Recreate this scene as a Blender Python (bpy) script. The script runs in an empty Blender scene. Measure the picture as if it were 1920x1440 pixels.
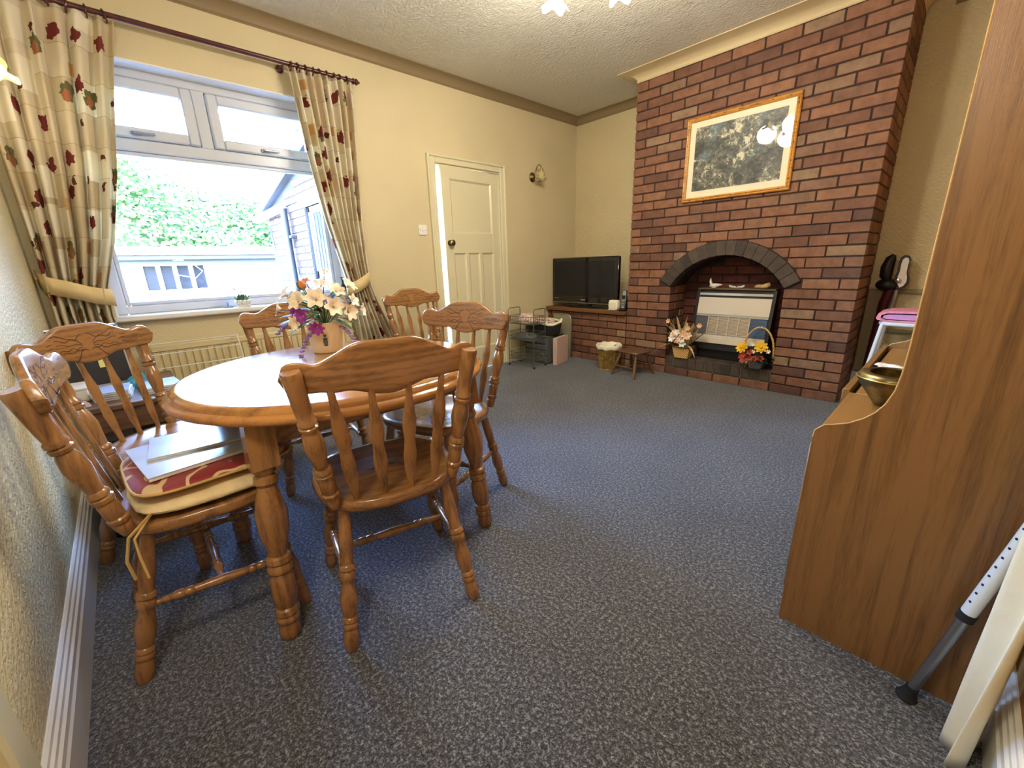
import bpy, bmesh, math, random
from mathutils import Vector, Matrix, Euler
random.seed(7)
PI = math.pi
sc = bpy.context.scene
COL = sc.collection

# ------------------------------------------------------------------ camera
def rodrigues(r):
    v = Vector(r); t = v.length
    return Matrix.Rotation(t, 3, v.normalized())
CAM_POS = (2.2759, -3.7150, 1.0716)
R3 = rodrigues((0.2827, 0.8153, 0.0881)) @ Matrix(((1, 0, 0), (0, 0, -1), (0, 1, 0)))
right, down, fwd = Vector(R3[0]), Vector(R3[1]), Vector(R3[2])
cd = bpy.data.cameras.new('camera'); cam = bpy.data.objects.new('camera', cd); COL.objects.link(cam)
m = Matrix((right, -down, -fwd)).transposed().to_4x4(); m.translation = CAM_POS
cam.matrix_world = m
cd.sensor_fit = 'HORIZONTAL'; cd.sensor_width = 36.0; cd.lens = 770.378 / 1920 * 36
cd.clip_start = 0.02; cd.clip_end = 200
sc.camera = cam

# ------------------------------------------------------------------ world, sun, exposure
w = bpy.data.worlds.new('sky'); sc.world = w; w.use_nodes = True
nt = w.node_tree; bg = nt.nodes['Background']
sky = nt.nodes.new('ShaderNodeTexSky'); sky.sky_type = 'NISHITA'; sky.sun_disc = False
sky.sun_elevation = math.radians(48); sky.sun_rotation = math.radians(90); sky.air_density = 1.5; sky.dust_density = .6
wb_ = nt.nodes.new('ShaderNodeMix'); wb_.data_type = 'RGBA'; wb_.blend_type = 'MULTIPLY'; wb_.inputs[0].default_value = 1
wb_.inputs[7].default_value = (.82, .95, 1.25, 1)      # camera balanced for the warm lamps
nt.links.new(sky.outputs[0], wb_.inputs[6]); nt.links.new(wb_.outputs[2], bg.inputs[0]); bg.inputs[1].default_value = 8.0
sl = bpy.data.lights.new('sun', 'SUN'); sl.energy = 7.0; sl.angle = 0.01; sl.color = (1, .94, .84)
so = bpy.data.objects.new('sun', sl); COL.objects.link(so)
so.rotation_euler = Vector((-0.62, -0.16, -0.75)).to_track_quat('-Z', 'Y').to_euler()
# portal in the window opening: only guides the sampling of the sky light
pl = bpy.data.lights.new('window_portal', 'AREA'); pl.shape = 'RECTANGLE'; pl.size = 1.4; pl.size_y = 1.4
pl.cycles.is_portal = True
po = bpy.data.objects.new('window_portal', pl); COL.objects.link(po)
po.location = (-1.34, -3.05, 1.52)
po.rotation_euler = Vector((1, 0, 0)).to_track_quat('-Z', 'Y').to_euler()
sc.view_settings.view_transform = 'Standard'; sc.view_settings.look = 'None'
sc.view_settings.gamma = 1.0; sc.view_settings.use_curve_mapping = False
sc.view_settings.exposure = 0.86

# ------------------------------------------------------------------ room measures (metres)
XW = -1.074     # window wall face
YB = -4.0205    # wall behind the table
XR = 2.52       # right wall
YA = 0.51       # alcove wall
ZC = 2.62       # ceiling
CH0, CH1 = 0.0, 1.79   # chimney breast

# ------------------------------------------------------------------ materials
def lin(c):
    return tuple((x / 255 / 12.92 if x / 255 <= .04045 else ((x / 255 + .055) / 1.055) ** 2.4) for x in c[:3]) + (1,)
MATS = {}
def newmat(name):
    m = bpy.data.materials.new(name); m.use_nodes = True; MATS[name] = m
    return m, m.node_tree, m.node_tree.nodes['Principled BSDF']
def N(nt, t, **kw):
    n = nt.nodes.new(t)
    for k, v in kw.items(): setattr(n, k, v)
    return n
def ramp(nt, stops, fac=None, interp='LINEAR'):
    r = N(nt, 'ShaderNodeValToRGB'); r.color_ramp.interpolation = interp
    el = r.color_ramp.elements
    while len(el) < len(stops): el.new(.5)
    for e, (p, c) in zip(el, stops): e.position = p; e.color = lin(c) if max(c) > 1.01 else tuple(c) + (1,)
    if fac is not None: nt.links.new(fac, r.inputs[0])
    return r
def coords(nt, kind='Object', scale=(1, 1, 1), rot=(0, 0, 0)):
    tc = N(nt, 'ShaderNodeTexCoord'); mp = N(nt, 'ShaderNodeMapping')
    mp.inputs['Scale'].default_value = scale; mp.inputs['Rotation'].default_value = rot
    nt.links.new(tc.outputs[kind], mp.inputs[0]); return mp.outputs[0]
def noise(nt, vec, scale, detail=3, rough=.5, dist=0):
    n = N(nt, 'ShaderNodeTexNoise'); n.inputs['Scale'].default_value = scale; n.inputs['Detail'].default_value = detail
    n.inputs['Roughness'].default_value = rough; n.inputs['Distortion'].default_value = dist
    nt.links.new(vec, n.inputs['Vector']); return n
def bump(nt, bs, h, strength=.3, dist=.01):
    b = N(nt, 'ShaderNodeBump'); b.inputs['Strength'].default_value = strength; b.inputs['Distance'].default_value = dist
    nt.links.new(h, b.inputs['Height']); nt.links.new(b.outputs[0], bs.inputs['Normal']); return b
def plain(name, col, rough=.5, metal=0, spec=.5, var=0, vscale=8, bmp=0, bscale=60, alpha=None, trans=0, sheen=0, coat=0, emit=None, es=0):
    m, nt, bs = newmat(name)
    c = lin(col)
    bs.inputs['Base Color'].default_value = c; bs.inputs['Roughness'].default_value = rough
    bs.inputs['Metallic'].default_value = metal; bs.inputs['Specular IOR Level'].default_value = spec
    bs.inputs['Transmission Weight'].default_value = trans; bs.inputs['Coat Weight'].default_value = coat
    bs.inputs['Sheen Weight'].default_value = sheen
    if var:
        n = noise(nt, coords(nt), vscale, 4)
        lo = tuple(max(0, x * (1 - var)) for x in col); hi = tuple(min(255, x * (1 + var)) for x in col)
        r = ramp(nt, [(.3, lo), (.7, hi)], n.outputs[0]); nt.links.new(r.outputs[0], bs.inputs['Base Color'])
    if bmp:
        n2 = noise(nt, coords(nt), bscale, 3); bump(nt, bs, n2.outputs[0], bmp, .01)
    if emit: bs.inputs['Emission Color'].default_value = lin(emit); bs.inputs['Emission Strength'].default_value = es
    return m
def wood(name, c1, c2, scale=(3, 3, .35), rough=.32, detail=18, coat=.25, knots=True):
    m, nt, bs = newmat(name)
    v = coords(nt, 'Object', scale)
    n1 = noise(nt, v, 4, 4, .6, 1.2)
    wv = N(nt, 'ShaderNodeTexWave'); wv.wave_type = 'RINGS'; wv.inputs['Scale'].default_value = detail * .25; wv.inputs['Distortion'].default_value = 6
    wv.inputs['Detail'].default_value = 2; nt.links.new(v, wv.inputs['Vector'])
    n3 = noise(nt, coords(nt, 'Object', tuple(s * 8 for s in scale)), 9, 3)
    mx = N(nt, 'ShaderNodeMath', operation='MULTIPLY_ADD'); nt.links.new(wv.outputs['Fac'], mx.inputs[0]); mx.inputs[1].default_value = .16
    nt.links.new(n1.outputs[0], mx.inputs[2])
    mx2 = N(nt, 'ShaderNodeMath', operation='MULTIPLY_ADD'); nt.links.new(n3.outputs[0], mx2.inputs[0]); mx2.inputs[1].default_value = .45
    nt.links.new(mx.outputs[0], mx2.inputs[2])
    r = ramp(nt, [(.45, c1), (.88, c2)], mx2.outputs[0]); nt.links.new(r.outputs[0], bs.inputs['Base Color'])
    bs.inputs['Roughness'].default_value = rough; bs.inputs['Coat Weight'].default_value = coat; bs.inputs['Coat Roughness'].default_value = .15
    bump(nt, bs, n3.outputs[0], .08, .004)
    return m

def carpet():
    m, nt, bs = newmat('carpet')
    v = coords(nt)
    n = noise(nt, v, 210, 2, .7); n2 = noise(nt, v, 95, 2, .6); n3 = noise(nt, v, 2.2, 2)
    a = N(nt, 'ShaderNodeMath', operation='ADD'); nt.links.new(n.outputs[0], a.inputs[0]); nt.links.new(n2.outputs[0], a.inputs[1])
    b = N(nt, 'ShaderNodeMath', operation='MULTIPLY_ADD'); nt.links.new(n3.outputs[0], b.inputs[0]); b.inputs[1].default_value = .12; nt.links.new(a.outputs[0], b.inputs[2])
    r = ramp(nt, [(.0, (26, 27, 32)), (.5, (69, 72, 80)), (1.0, (164, 168, 175))])
    mr = N(nt, 'ShaderNodeMapRange'); mr.inputs[1].default_value = .72; mr.inputs[2].default_value = 1.40
    nt.links.new(b.outputs[0], mr.inputs[0]); nt.links.new(mr.outputs[0], r.inputs[0])
    nt.links.new(r.outputs[0], bs.inputs['Base Color']); bs.inputs['Roughness'].default_value = .95
    bs.inputs['Sheen Weight'].default_value = .25; bs.inputs['Specular IOR Level'].default_value = .1
    bump(nt, bs, a.outputs[0], .9, .008)
    return m
def wallpaper(name, col, strength=.42, emb=1):
    m, nt, bs = newmat(name)
    v = coords(nt)
    n = noise(nt, v, 1.5, 2); lo = tuple(x * .965 for x in col)
    r = ramp(nt, [(.35, lo), (.65, col)], n.outputs[0]); nt.links.new(r.outputs[0], bs.inputs['Base Color'])
    bs.inputs['Roughness'].default_value = .55; bs.inputs['Specular IOR Level'].default_value = .3
    if emb:
        wv = N(nt, 'ShaderNodeTexWave'); wv.bands_direction = 'DIAGONAL'; wv.inputs['Scale'].default_value = 16; wv.inputs['Distortion'].default_value = 7
        wv.inputs['Detail'].default_value = 2; wv.inputs['Detail Scale'].default_value = 3; nt.links.new(v, wv.inputs['Vector'])
        vo = N(nt, 'ShaderNodeTexVoronoi'); vo.inputs['Scale'].default_value = 48; nt.links.new(v, vo.inputs['Vector'])
        a = N(nt, 'ShaderNodeMath', operation='MULTIPLY_ADD'); nt.links.new(vo.outputs['Distance'], a.inputs[0]); a.inputs[1].default_value = .6; nt.links.new(wv.outputs['Fac'], a.inputs[2])
        bump(nt, bs, a.outputs[0], strength, .006)
    return m
def ceil_mat():
    m, nt, bs = newmat('ceiling_plaster')
    v = coords(nt)
    n = noise(nt, coords(nt, 'Object', (1, 1.9, 1), (0, 0, .6)), 13, 3, .55, 3.0); n2 = noise(nt, v, 34, 2, .6, 1.5)
    a = N(nt, 'ShaderNodeMath', operation='MULTIPLY_ADD'); nt.links.new(n2.outputs[0], a.inputs[0]); a.inputs[1].default_value = .4; nt.links.new(n.outputs[0], a.inputs[2])
    bs.inputs['Base Color'].default_value = lin((222, 218, 204)); bs.inputs['Roughness'].default_value = .33
    bump(nt, bs, a.outputs[0], .75, .02)
    return m
def brick_mat(name, stops, dark=False):
    m, nt, bs = newmat(name)
    oi = N(nt, 'ShaderNodeObjectInfo')
    r = ramp(nt, stops, oi.outputs['Random'])
    v = coords(nt)
    ad = N(nt, 'ShaderNodeVectorMath', operation='ADD'); nt.links.new(v, ad.inputs[0]); nt.links.new(oi.outputs['Location'], ad.inputs[1])
    n = noise(nt, ad.outputs[0], 14, 5, .65); n2 = noise(nt, ad.outputs[0], 120, 3, .7)
    hs = N(nt, 'ShaderNodeMix'); hs.data_type = 'RGBA'; hs.blend_type = 'MULTIPLY'; hs.inputs[0].default_value = .8
    r2 = ramp(nt, [(.28, (.50, .48, .48)), (.62, (1, 1, 1))], n.outputs[0])
    nt.links.new(r.outputs[0], hs.inputs[6]); nt.links.new(r2.outputs[0], hs.inputs[7])
    nt.links.new(hs.outputs[2], bs.inputs['Base Color'])
    bs.inputs['Roughness'].default_value = .72; bs.inputs['Specular IOR Level'].default_value = .35
    bump(nt, bs, n2.outputs[0], .35, .006)
    return m
def curtain_mat():
    m, nt, bs = newmat('curtain_print')
    L = nt.links.new
    uv = coords(nt, 'UV')
    br = N(nt, 'ShaderNodeTexBrick'); br.offset = .37; br.squash = 1.6; br.squash_frequency = 2
    br.inputs['Scale'].default_value = 1.0; br.inputs['Brick Width'].default_value = .19; br.inputs['Row Height'].default_value = .15
    br.inputs['Mortar Size'].default_value = .0015; br.inputs['Color1'].default_value = lin((232, 222, 196)); br.inputs['Color2'].default_value = lin((208, 190, 152))
    br.inputs['Mortar'].default_value = lin((186, 164, 124)); L(uv, br.inputs['Vector'])
    # small tan stamps
    def spots(scale, seed, rmax, dens, kind):
        mp = N(nt, 'ShaderNodeMapping'); mp.inputs['Location'].default_value = (seed, seed * 1.7, 0); mp.inputs['Scale'].default_value = (scale, scale, 1)
        L(uv, mp.inputs[0])
        vo = N(nt, 'ShaderNodeTexVoronoi'); vo.voronoi_dimensions = '2D'; vo.inputs['Scale'].default_value = 1; vo.inputs['Randomness'].default_value = .55
        if kind == 'sq': vo.distance = 'CHEBYCHEV'
        L(mp.outputs[0], vo.inputs['Vector'])
        nz = noise(nt, mp.outputs[0], 6 if kind == 'fl' else 1, 1)
        thr = N(nt, 'ShaderNodeMath', operation='MULTIPLY_ADD'); L(nz.outputs[0], thr.inputs[0]); thr.inputs[1].default_value = (.35 if kind == 'fl' else .0); thr.inputs[2].default_value = rmax - (.17 if kind == 'fl' else 0)
        lt = N(nt, 'ShaderNodeMath', operation='LESS_THAN'); L(vo.outputs['Distance'], lt.inputs[0]); L(thr.outputs[0], lt.inputs[1])
        sp = N(nt, 'ShaderNodeSeparateColor'); L(vo.outputs['Color'], sp.inputs[0])
        gt = N(nt, 'ShaderNodeMath', operation='LESS_THAN'); L(sp.outputs[0], gt.inputs[0]); gt.inputs[1].default_value = dens
        mu = N(nt, 'ShaderNodeMath', operation='MULTIPLY'); L(lt.outputs[0], mu.inputs[0]); L(gt.outputs[0], mu.inputs[1])
        return mu.outputs[0], vo
    def over(base, fac, col):
        mx = N(nt, 'ShaderNodeMix'); mx.data_type = 'RGBA'; L(fac, mx.inputs[0]); L(base, mx.inputs[6])
        if isinstance(col, tuple): mx.inputs[7].default_value = lin(col)
        else: L(col, mx.inputs[7])
        return mx.outputs[2]
    c = br.outputs['Color']
    f, _ = spots(4.4, 3.1, .32, .35, 'sq'); c = over(c, f, (240, 232, 208))
    f, _ = spots(5.2, 9.3, .15, .22, 'sq'); c = over(c, f, (206, 164, 110))
    f, _ = spots(5.4, 5.7, .23, .16, 'fl'); c = over(c, f, (118, 116, 78))
    f, _ = spots(5.4, 5.74, .13, .16, 'fl'); c = over(c, f, (182, 118, 84))
    f, _ = spots(5.6, 1.3, .19, .30, 'fl'); c = over(c, f, (126, 56, 52))
    f, _ = spots(7.0, 7.7, .12, .16, 'fl'); c = over(c, f, (108, 62, 52))
    L(c, bs.inputs['Base Color']); bs.inputs['Roughness'].default_value = .85; bs.inputs['Specular IOR Level'].default_value = .15
    # light shines through thin cloth
    tr = N(nt, 'ShaderNodeBsdfTranslucent'); L(c, tr.inputs[0]); mixs = N(nt, 'ShaderNodeMixShader'); mixs.inputs[0].default_value = .28
    L(bs.outputs[0], mixs.inputs[1]); L(tr.outputs[0], mixs.inputs[2]); L(mixs.outputs[0], nt.nodes['Material Output'].inputs[0])
    wv = noise(nt, uv, 600, 1); bump(nt, bs, wv.outputs[0], .15, .002)
    return m
def print_mat():
    # dense monochrome jumble with pale ground patches, generic
    m, nt, bs = newmat('print_sheet')
    L = nt.links.new
    uv = coords(nt, 'Object')
    n0 = noise(nt, uv, 7, 3, .6, 1.0)
    ad = N(nt, 'ShaderNodeVectorMath', operation='MULTIPLY_ADD'); L(n0.outputs['Color'], ad.inputs[0]); ad.inputs[1].default_value = (.10, .10, .10); L(uv, ad.inputs[2])
    n = noise(nt, ad.outputs[0], 26, 5, .75, 1.2)          # small scribbled figures
    nb = noise(nt, ad.outputs[0], 6.5, 2, .5, .6)          # larger dark and pale shapes
    sm = N(nt, 'ShaderNodeMath', operation='MULTIPLY_ADD'); L(nb.outputs[0], sm.inputs[0]); sm.inputs[1].default_value = .75; L(n.outputs[0], sm.inputs[2])
    r = ramp(nt, [(.70, (52, 54, 50)), (.86, (92, 92, 80)), (.95, (134, 132, 112)), (1.03, (214, 206, 176))], sm.outputs[0])
    for e in r.color_ramp.elements: e.position = (e.position - .55) / .6 if e.position > .5 else e.position
    mr = N(nt, 'ShaderNodeMapRange'); mr.inputs[1].default_value = .55; mr.inputs[2].default_value = 1.15; L(sm.outputs[0], mr.inputs[0]); L(mr.outputs[0], r.inputs[0])
    nc = noise(nt, uv, 4, 1); rc = ramp(nt, [(.58, (0, 0, 0)), (.68, (.45, .45, .45))], nc.outputs[0])
    mx = N(nt, 'ShaderNodeMix'); mx.data_type = 'RGBA'; L(rc.outputs[0], mx.inputs[0]); L(r.outputs[0], mx.inputs[6]); mx.inputs[7].default_value = lin((126, 160, 176))
    L(mx.outputs[2], bs.inputs['Base Color']); bs.inputs['Roughness'].default_value = .5
    return m
def weave(name, c1, c2, scale=60):
    m, nt, bs = newmat(name)
    v = coords(nt)
    ck = N(nt, 'ShaderNodeTexChecker'); ck.inputs['Scale'].default_value = scale; ck.inputs[1].default_value = lin(c1); ck.inputs[2].default_value = lin(c2)
    nt.links.new(v, ck.inputs[0]); nt.links.new(ck.outputs[0], bs.inputs['Base Color']); bs.inputs['Roughness'].default_value = .7
    bump(nt, bs, ck.outputs['Fac'], .5, .004); return m
def damask():
    m, nt, bs = newmat('red_damask')
    v = coords(nt); wv = N(nt, 'ShaderNodeTexWave'); wv.wave_type = 'RINGS'; wv.inputs['Scale'].default_value = 5; wv.inputs['Distortion'].default_value = 9; wv.inputs['Detail'].default_value = 1
    wv.inputs['Detail Scale'].default_value = 2.2; nt.links.new(v, wv.inputs[0])
    r = ramp(nt, [(.90, (140, 32, 38)), (.94, (212, 186, 138))], wv.outputs['Fac']); nt.links.new(r.outputs[0], bs.inputs['Base Color'])
    bs.inputs['Roughness'].default_value = .5; bs.inputs['Sheen Weight'].default_value = .3; return m
def glass(name, col=(1, 1, 1), rough=0.0):
    m, nt, bs = newmat(name)
    tb = N(nt, 'ShaderNodeBsdfTransparent'); tb.inputs[0].default_value = tuple(col) + (1,)
    gl = N(nt, 'ShaderNodeBsdfGlossy'); gl.inputs['Roughness'].default_value = rough
    fr = N(nt, 'ShaderNodeFresnel'); fr.inputs[0].default_value = 1.35
    mx = N(nt, 'ShaderNodeMixShader'); nt.links.new(fr.outputs[0], mx.inputs[0]); nt.links.new(tb.outputs[0], mx.inputs[1]); nt.links.new(gl.outputs[0], mx.inputs[2])
    nt.links.new(mx.outputs[0], nt.nodes['Material Output'].inputs[0]); return m

carpet(); ceil_mat(); curtain_mat(); print_mat(); damask()
wallpaper('cream_wall', (216, 201, 158)); wallpaper('cream_smooth', (214, 200, 160), .12)
BST = [(.0, (98, 70, 60)), (.18, (124, 86, 68)), (.45, (142, 99, 76)), (.7, (152, 108, 80)), (.88, (134, 98, 78)), (1.0, (158, 130, 102))]
brick_mat('brick_red', BST)
brick_mat('brick_dark', [(0, (66, 58, 52)), (.5, (80, 70, 62)), (1, (92, 80, 70))])
brick_mat('brick_soot', [(0, (70, 36, 30)), (.5, (96, 48, 38)), (1, (110, 58, 44))])
brick_mat('brick_outside', [(0, (52, 34, 32)), (.5, (68, 44, 40)), (1, (82, 62, 60))])
plain('mortar', (62, 42, 34), .9, bmp=.4, bscale=90)
plain('mortar_grey', (110, 102, 94), .9); plain('mortar_outside', (40, 42, 46), .9)
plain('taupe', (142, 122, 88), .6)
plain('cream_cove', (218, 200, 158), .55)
plain('white_gloss', (232, 230, 222), .28)
plain('cream_gloss', (220, 212, 176), .3)
plain('upvc', (204, 210, 220), .3)
plain('white_paint', (235, 236, 236), .6)
plain('tan_wall', (176, 128, 66), .7)
wood('pine', (78, 50, 27), (152, 108, 64), rough=.26, coat=.4)
wood('pine_h', (78, 50, 27), (154, 110, 66), (.5, 3, 3), rough=.26, coat=.4)
wood('table_wood', (116, 72, 34), (172, 118, 60), (2.5, .4, 2), rough=.13, coat=.25)
wood('cabinet_wood', (86, 58, 32), (136, 98, 58), (7, 7, .32), rough=.38, coat=.1)
wood('cabinet_top', (112, 80, 42), (150, 110, 62), (7, .4, 7), rough=.35, coat=.1)
wood('dark_wood', (70, 46, 30), (112, 78, 52), (3, .5, 3), rough=.4)
wood('oak_shelf', (84, 54, 30), (124, 84, 48), (.4, 4, 4), rough=.4)
wood('mahogany', (50, 20, 18), (84, 34, 28), (1, 1, 1), rough=.3)
plain('carving_dark', (62, 38, 20), .45)
plain('edge_light', (206, 168, 106), .4)
plain('brass', (190, 160, 92), .32, .75, var=.18, vscale=20)
plain('old_brass', (122, 108, 74), .38, 1, var=.3, vscale=26)
plain('chrome', (200, 200, 204), .15, 1)
plain('silver', (176, 180, 186), .32, 1)
plain('grey_wire', (112, 116, 108), .45, .6)
plain('white_wire', (224, 222, 214), .4)
plain('black_gloss', (10, 12, 18), .07, coat=.6)
plain('screen', (16, 20, 30), .12)
plain('black_plastic', (18, 18, 20), .45)
plain('rubber', (24, 24, 26), .8)
plain('logo_grey', (168, 172, 180), .4)
plain('white_plastic', (232, 230, 222), .4)
plain('grey_plastic', (104, 108, 106), .5)
plain('crate_grey', (88, 92, 90), .55)
plain('pink_card', (206, 176, 162), .7)
plain('cream_fabric', (222, 202, 158), .9, var=.08, vscale=12, bmp=.3, bscale=40)
plain('tie_cord', (202, 168, 104), .9)
plain('magazine', (196, 206, 220), .22, var=.08, vscale=5)
plain('pages', (226, 226, 222), .8)
plain('magazine_blue', (172, 190, 222), .25, var=.1, vscale=9)
plain('teal_cloth', (66, 146, 160), .85, var=.15)
plain('maroon', (96, 24, 38), .6)
plain('beige_box', (190, 164, 132), .7)
plain('sticky_note', (226, 220, 140), .8)
plain('radiator_cream', (214, 198, 152), .42)
plain('terracotta_pot', (226, 206, 170), .45, var=.05)
plain('motif_ink', (84, 96, 100), .6)
plain('petal_cream', (232, 216, 194), .7, var=.12, vscale=35)
plain('petal_white', (240, 236, 228), .7)
plain('petal_purple', (142, 48, 146), .7)
plain('petal_lilac', (150, 120, 170), .7)
plain('petal_orange', (206, 128, 66), .7)
plain('petal_yellow', (236, 190, 40), .6)
plain('petal_peach', (230, 180, 140), .7)
plain('petal_red', (176, 70, 48), .7)
plain('leaf_green', (84, 112, 66), .6, var=.25, vscale=30)
plain('leaf_dark', (44, 56, 36), .6, var=.25, vscale=30)
plain('leaf_dry', (206, 188, 142), .7, var=.12, vscale=30)
plain('flower_eye', (170, 138, 74), .7)
weave('basket_weave', (230, 194, 124), (176, 134, 70), 90)
plain('basket_brown', (104, 78, 56), .8, bmp=.6, bscale=120)
plain('basket_black', (34, 34, 38), .7, bmp=.6, bscale=90)
plain('liner_white', (238, 232, 208), .6, bmp=.2, bscale=30)
plain('floral_cloth', (196, 168, 158), .9, var=.35, vscale=40)
plain('fire_black', (22, 20, 22), .4)
plain('fire_cream', (216, 206, 188), .35, .2)
plain('fire_bronze', (128, 108, 82), .4, .5)
plain('fire_silver', (196, 198, 204), .22, .9)
plain('fire_coal', (176, 140, 88), .7, bmp=.6, bscale=60)
plain('guard_pale', (226, 218, 200), .35, .3)
plain('fire_glass', (84, 108, 150), .15, .6)
plain('china', (236, 230, 220), .2)
plain('delft', (214, 216, 206), .25, var=.2, vscale=90)
plain('clog_wood', (206, 172, 118), .5, var=.15, vscale=30)
plain('picture_mount', (232, 222, 190), .6)
wood('frame_pine', (132, 84, 30), (208, 148, 66), (3, 3, 3), rough=.35)
plain('towel_pink', (232, 150, 178), .95, var=.08, vscale=30, bmp=.4, bscale=160)
plain('towel_lilac', (210, 150, 214), .95, bmp=.4, bscale=160)
plain('walker_white', (222, 228, 236), .35)
plain('vac_black', (16, 15, 17), .4)
plain('vac_red', (70, 16, 22), .3)
plain('vac_grey', (84, 84, 92), .3)
plain('doily', (236, 228, 230), .9, var=.12, vscale=40)
plain('rail_grey', (150, 144, 116), .5)
plain('ivory_cloth', (232, 226, 202), .85, bmp=.15, bscale=30)
plain('roof_felt', (58, 62, 66), .9)
plain('render_white', (240, 238, 232), .8)
plain('window_dark', (14, 18, 26), .3, var=.2, vscale=12)
plain('stone_lintel', (120, 124, 124), .9)
plain('pipe_grey', (38, 42, 48), .5)
plain('concrete', (112, 110, 106), .9)
plain('leaf_hedge', (58, 92, 36), .7, var=.35, vscale=4)
plain('leaf_tree', (70, 96, 58), .7, var=.2, vscale=3)
plain('wax', (228, 196, 140), .5)
plain('handle_grey', (150, 156, 166), .35, .4)
plain('glass_shade', (236, 222, 170), .3, trans=.55)
plain('lamp_lit', (255, 238, 180), .4, emit=(255, 226, 150), es=9.0)
glass('pane', (.96, .98, 1.0)); glass('picture_glass', (1, 1, 1), .02); glass('vase_glass', (.95, .95, .95), .05)

# ------------------------------------------------------------------ mesh helpers
class MB:
    def __init__(self): self.v = []; self.f = []; self.uv = None
    def add(self, vs, fs):
        b = len(self.v); self.v += [tuple(p) for p in vs]; self.f += [tuple(i + b for i in f) for f in fs]; return self
    def box(self, x0, x1, y0, y1, z0, z1):
        vs = [(x, y, z) for x in (x0, x1) for y in (y0, y1) for z in (z0, z1)]
        return self.add(vs, [(0, 1, 3, 2), (4, 6, 7, 5), (0, 4, 5, 1), (2, 3, 7, 6), (0, 2, 6, 4), (1, 5, 7, 3)])
    def cbox(self, x0, x1, y0, y1, z0, z1, b=.003):
        bm = bmesh.new(); bmesh.ops.create_cube(bm, size=1)
        for v in bm.verts: v.co = Vector(((x0 + x1) / 2 + v.co.x * (x1 - x0), (y0 + y1) / 2 + v.co.y * (y1 - y0), (z0 + z1) / 2 + v.co.z * (z1 - z0)))
        b = min(b, .45 * min(x1 - x0, y1 - y0, z1 - z0))
        bmesh.ops.bevel(bm, geom=list(bm.edges), offset=b, segments=1, affect='EDGES')
        return self.bm(bm)
    def bm(self, bm):
        bm.verts.ensure_lookup_table(); bm.verts.index_update()
        self.add([v.co[:] for v in bm.verts], [[v.index for v in f.verts] for f in bm.faces]); bm.free(); return self
    def lathe(self, prof, seg=20, axis=((0, 0, 0), (0, 0, 1)), cap=True, a0=0, a1=2 * PI, sx=1, sy=1):
        # prof: list of (r, t) with t in metres along axis from its origin
        o = Vector(axis[0]); d = Vector(axis[1]).normalized()
        q = d.to_track_quat('Z', 'Y'); full = abs(a1 - a0 - 2 * PI) < 1e-6
        n = seg if full else seg + 1
        vs = []
        for r, t in prof:
            for i in range(n):
                a = a0 + (a1 - a0) * i / seg
                vs.append(o + q @ Vector((r * math.cos(a) * sx, r * math.sin(a) * sy, t)))
        fs = []
        for j in range(len(prof) - 1):
            for i in range(seg):
                i2 = (i + 1) % n if full else i + 1
                fs.append((j * n + i, j * n + i2, (j + 1) * n + i2, (j + 1) * n + i))
        if cap and full:
            fs.append(tuple(range(n - 1, -1, -1))); fs.append(tuple((len(prof) - 1) * n + i for i in range(n)))
        return self.add(vs, fs)
    def turned(self, p0, p1, prof, seg=12):
        # prof: (fraction, radius) between two points
        p0, p1 = Vector(p0), Vector(p1); L = (p1 - p0).length
        return self.lathe([(r, t * L) for t, r in prof], seg, (p0, p1 - p0))
    def rod(self, p0, p1, r, seg=8): return self.turned(p0, p1, [(0, r), (1, r)], seg)
    def tube(self, pts, r, seg=6, closed=False, radii=None, flat=1):
        pts = [Vector(p) for p in pts]; n = len(pts); vs = []; up = None
        for i, p in enumerate(pts):
            t = (pts[(i + 1) % n] - pts[i - 1]) if closed else (pts[min(i + 1, n - 1)] - pts[max(i - 1, 0)])
            if t.length < 1e-9: t = Vector((0, 0, 1))
            t.normalize()
            if up is None: up = t.orthogonal().normalized()
            up = (up - t * up.dot(t))
            if up.length < 1e-6: up = t.orthogonal()
            up.normalize(); s = t.cross(up); rr = radii[i] if radii else r
            for k in range(seg):
                a = 2 * PI * k / seg; vs.append(p + up * (rr * math.cos(a)) + s * (rr * flat * math.sin(a)))
        fs = []; m = n if closed else n - 1
        for i in range(m):
            j = (i + 1) % n
            for k in range(seg): fs.append((i * seg + k, i * seg + (k + 1) % seg, j * seg + (k + 1) % seg, j * seg + k))
        if not closed: fs += [tuple(range(seg - 1, -1, -1)), tuple((n - 1) * seg + k for k in range(seg))]
        return self.add(vs, fs)
    def prism(self, poly, vec, org=(0, 0, 0), ax=(1, 0, 0), ay=(0, 0, 1)):
        # extrude a 2D polygon (in plane ax, ay) along vec
        o, X, Y, V = Vector(org), Vector(ax), Vector(ay), Vector(vec); n = len(poly)
        a = [o + X * p[0] + Y * p[1] for p in poly]; b = [p + V for p in a]
        fs = [tuple(range(n - 1, -1, -1)), tuple(range(n, 2 * n))] + [(i, (i + 1) % n, n + (i + 1) % n, n + i) for i in range(n)]
        return self.add(a + b, fs)
    def strip(self, poly, vec, org=(0, 0, 0), ax=(1, 0, 0), ay=(0, 0, 1)):
        # extrude an open profile
        o, X, Y, V = Vector(org), Vector(ax), Vector(ay), Vector(vec); n = len(poly)
        a = [o + X * p[0] + Y * p[1] for p in poly]; b = [p + V for p in a]
        return self.add(a + b, [(i, i + 1, n + i + 1, n + i) for i in range(n - 1)])
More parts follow.
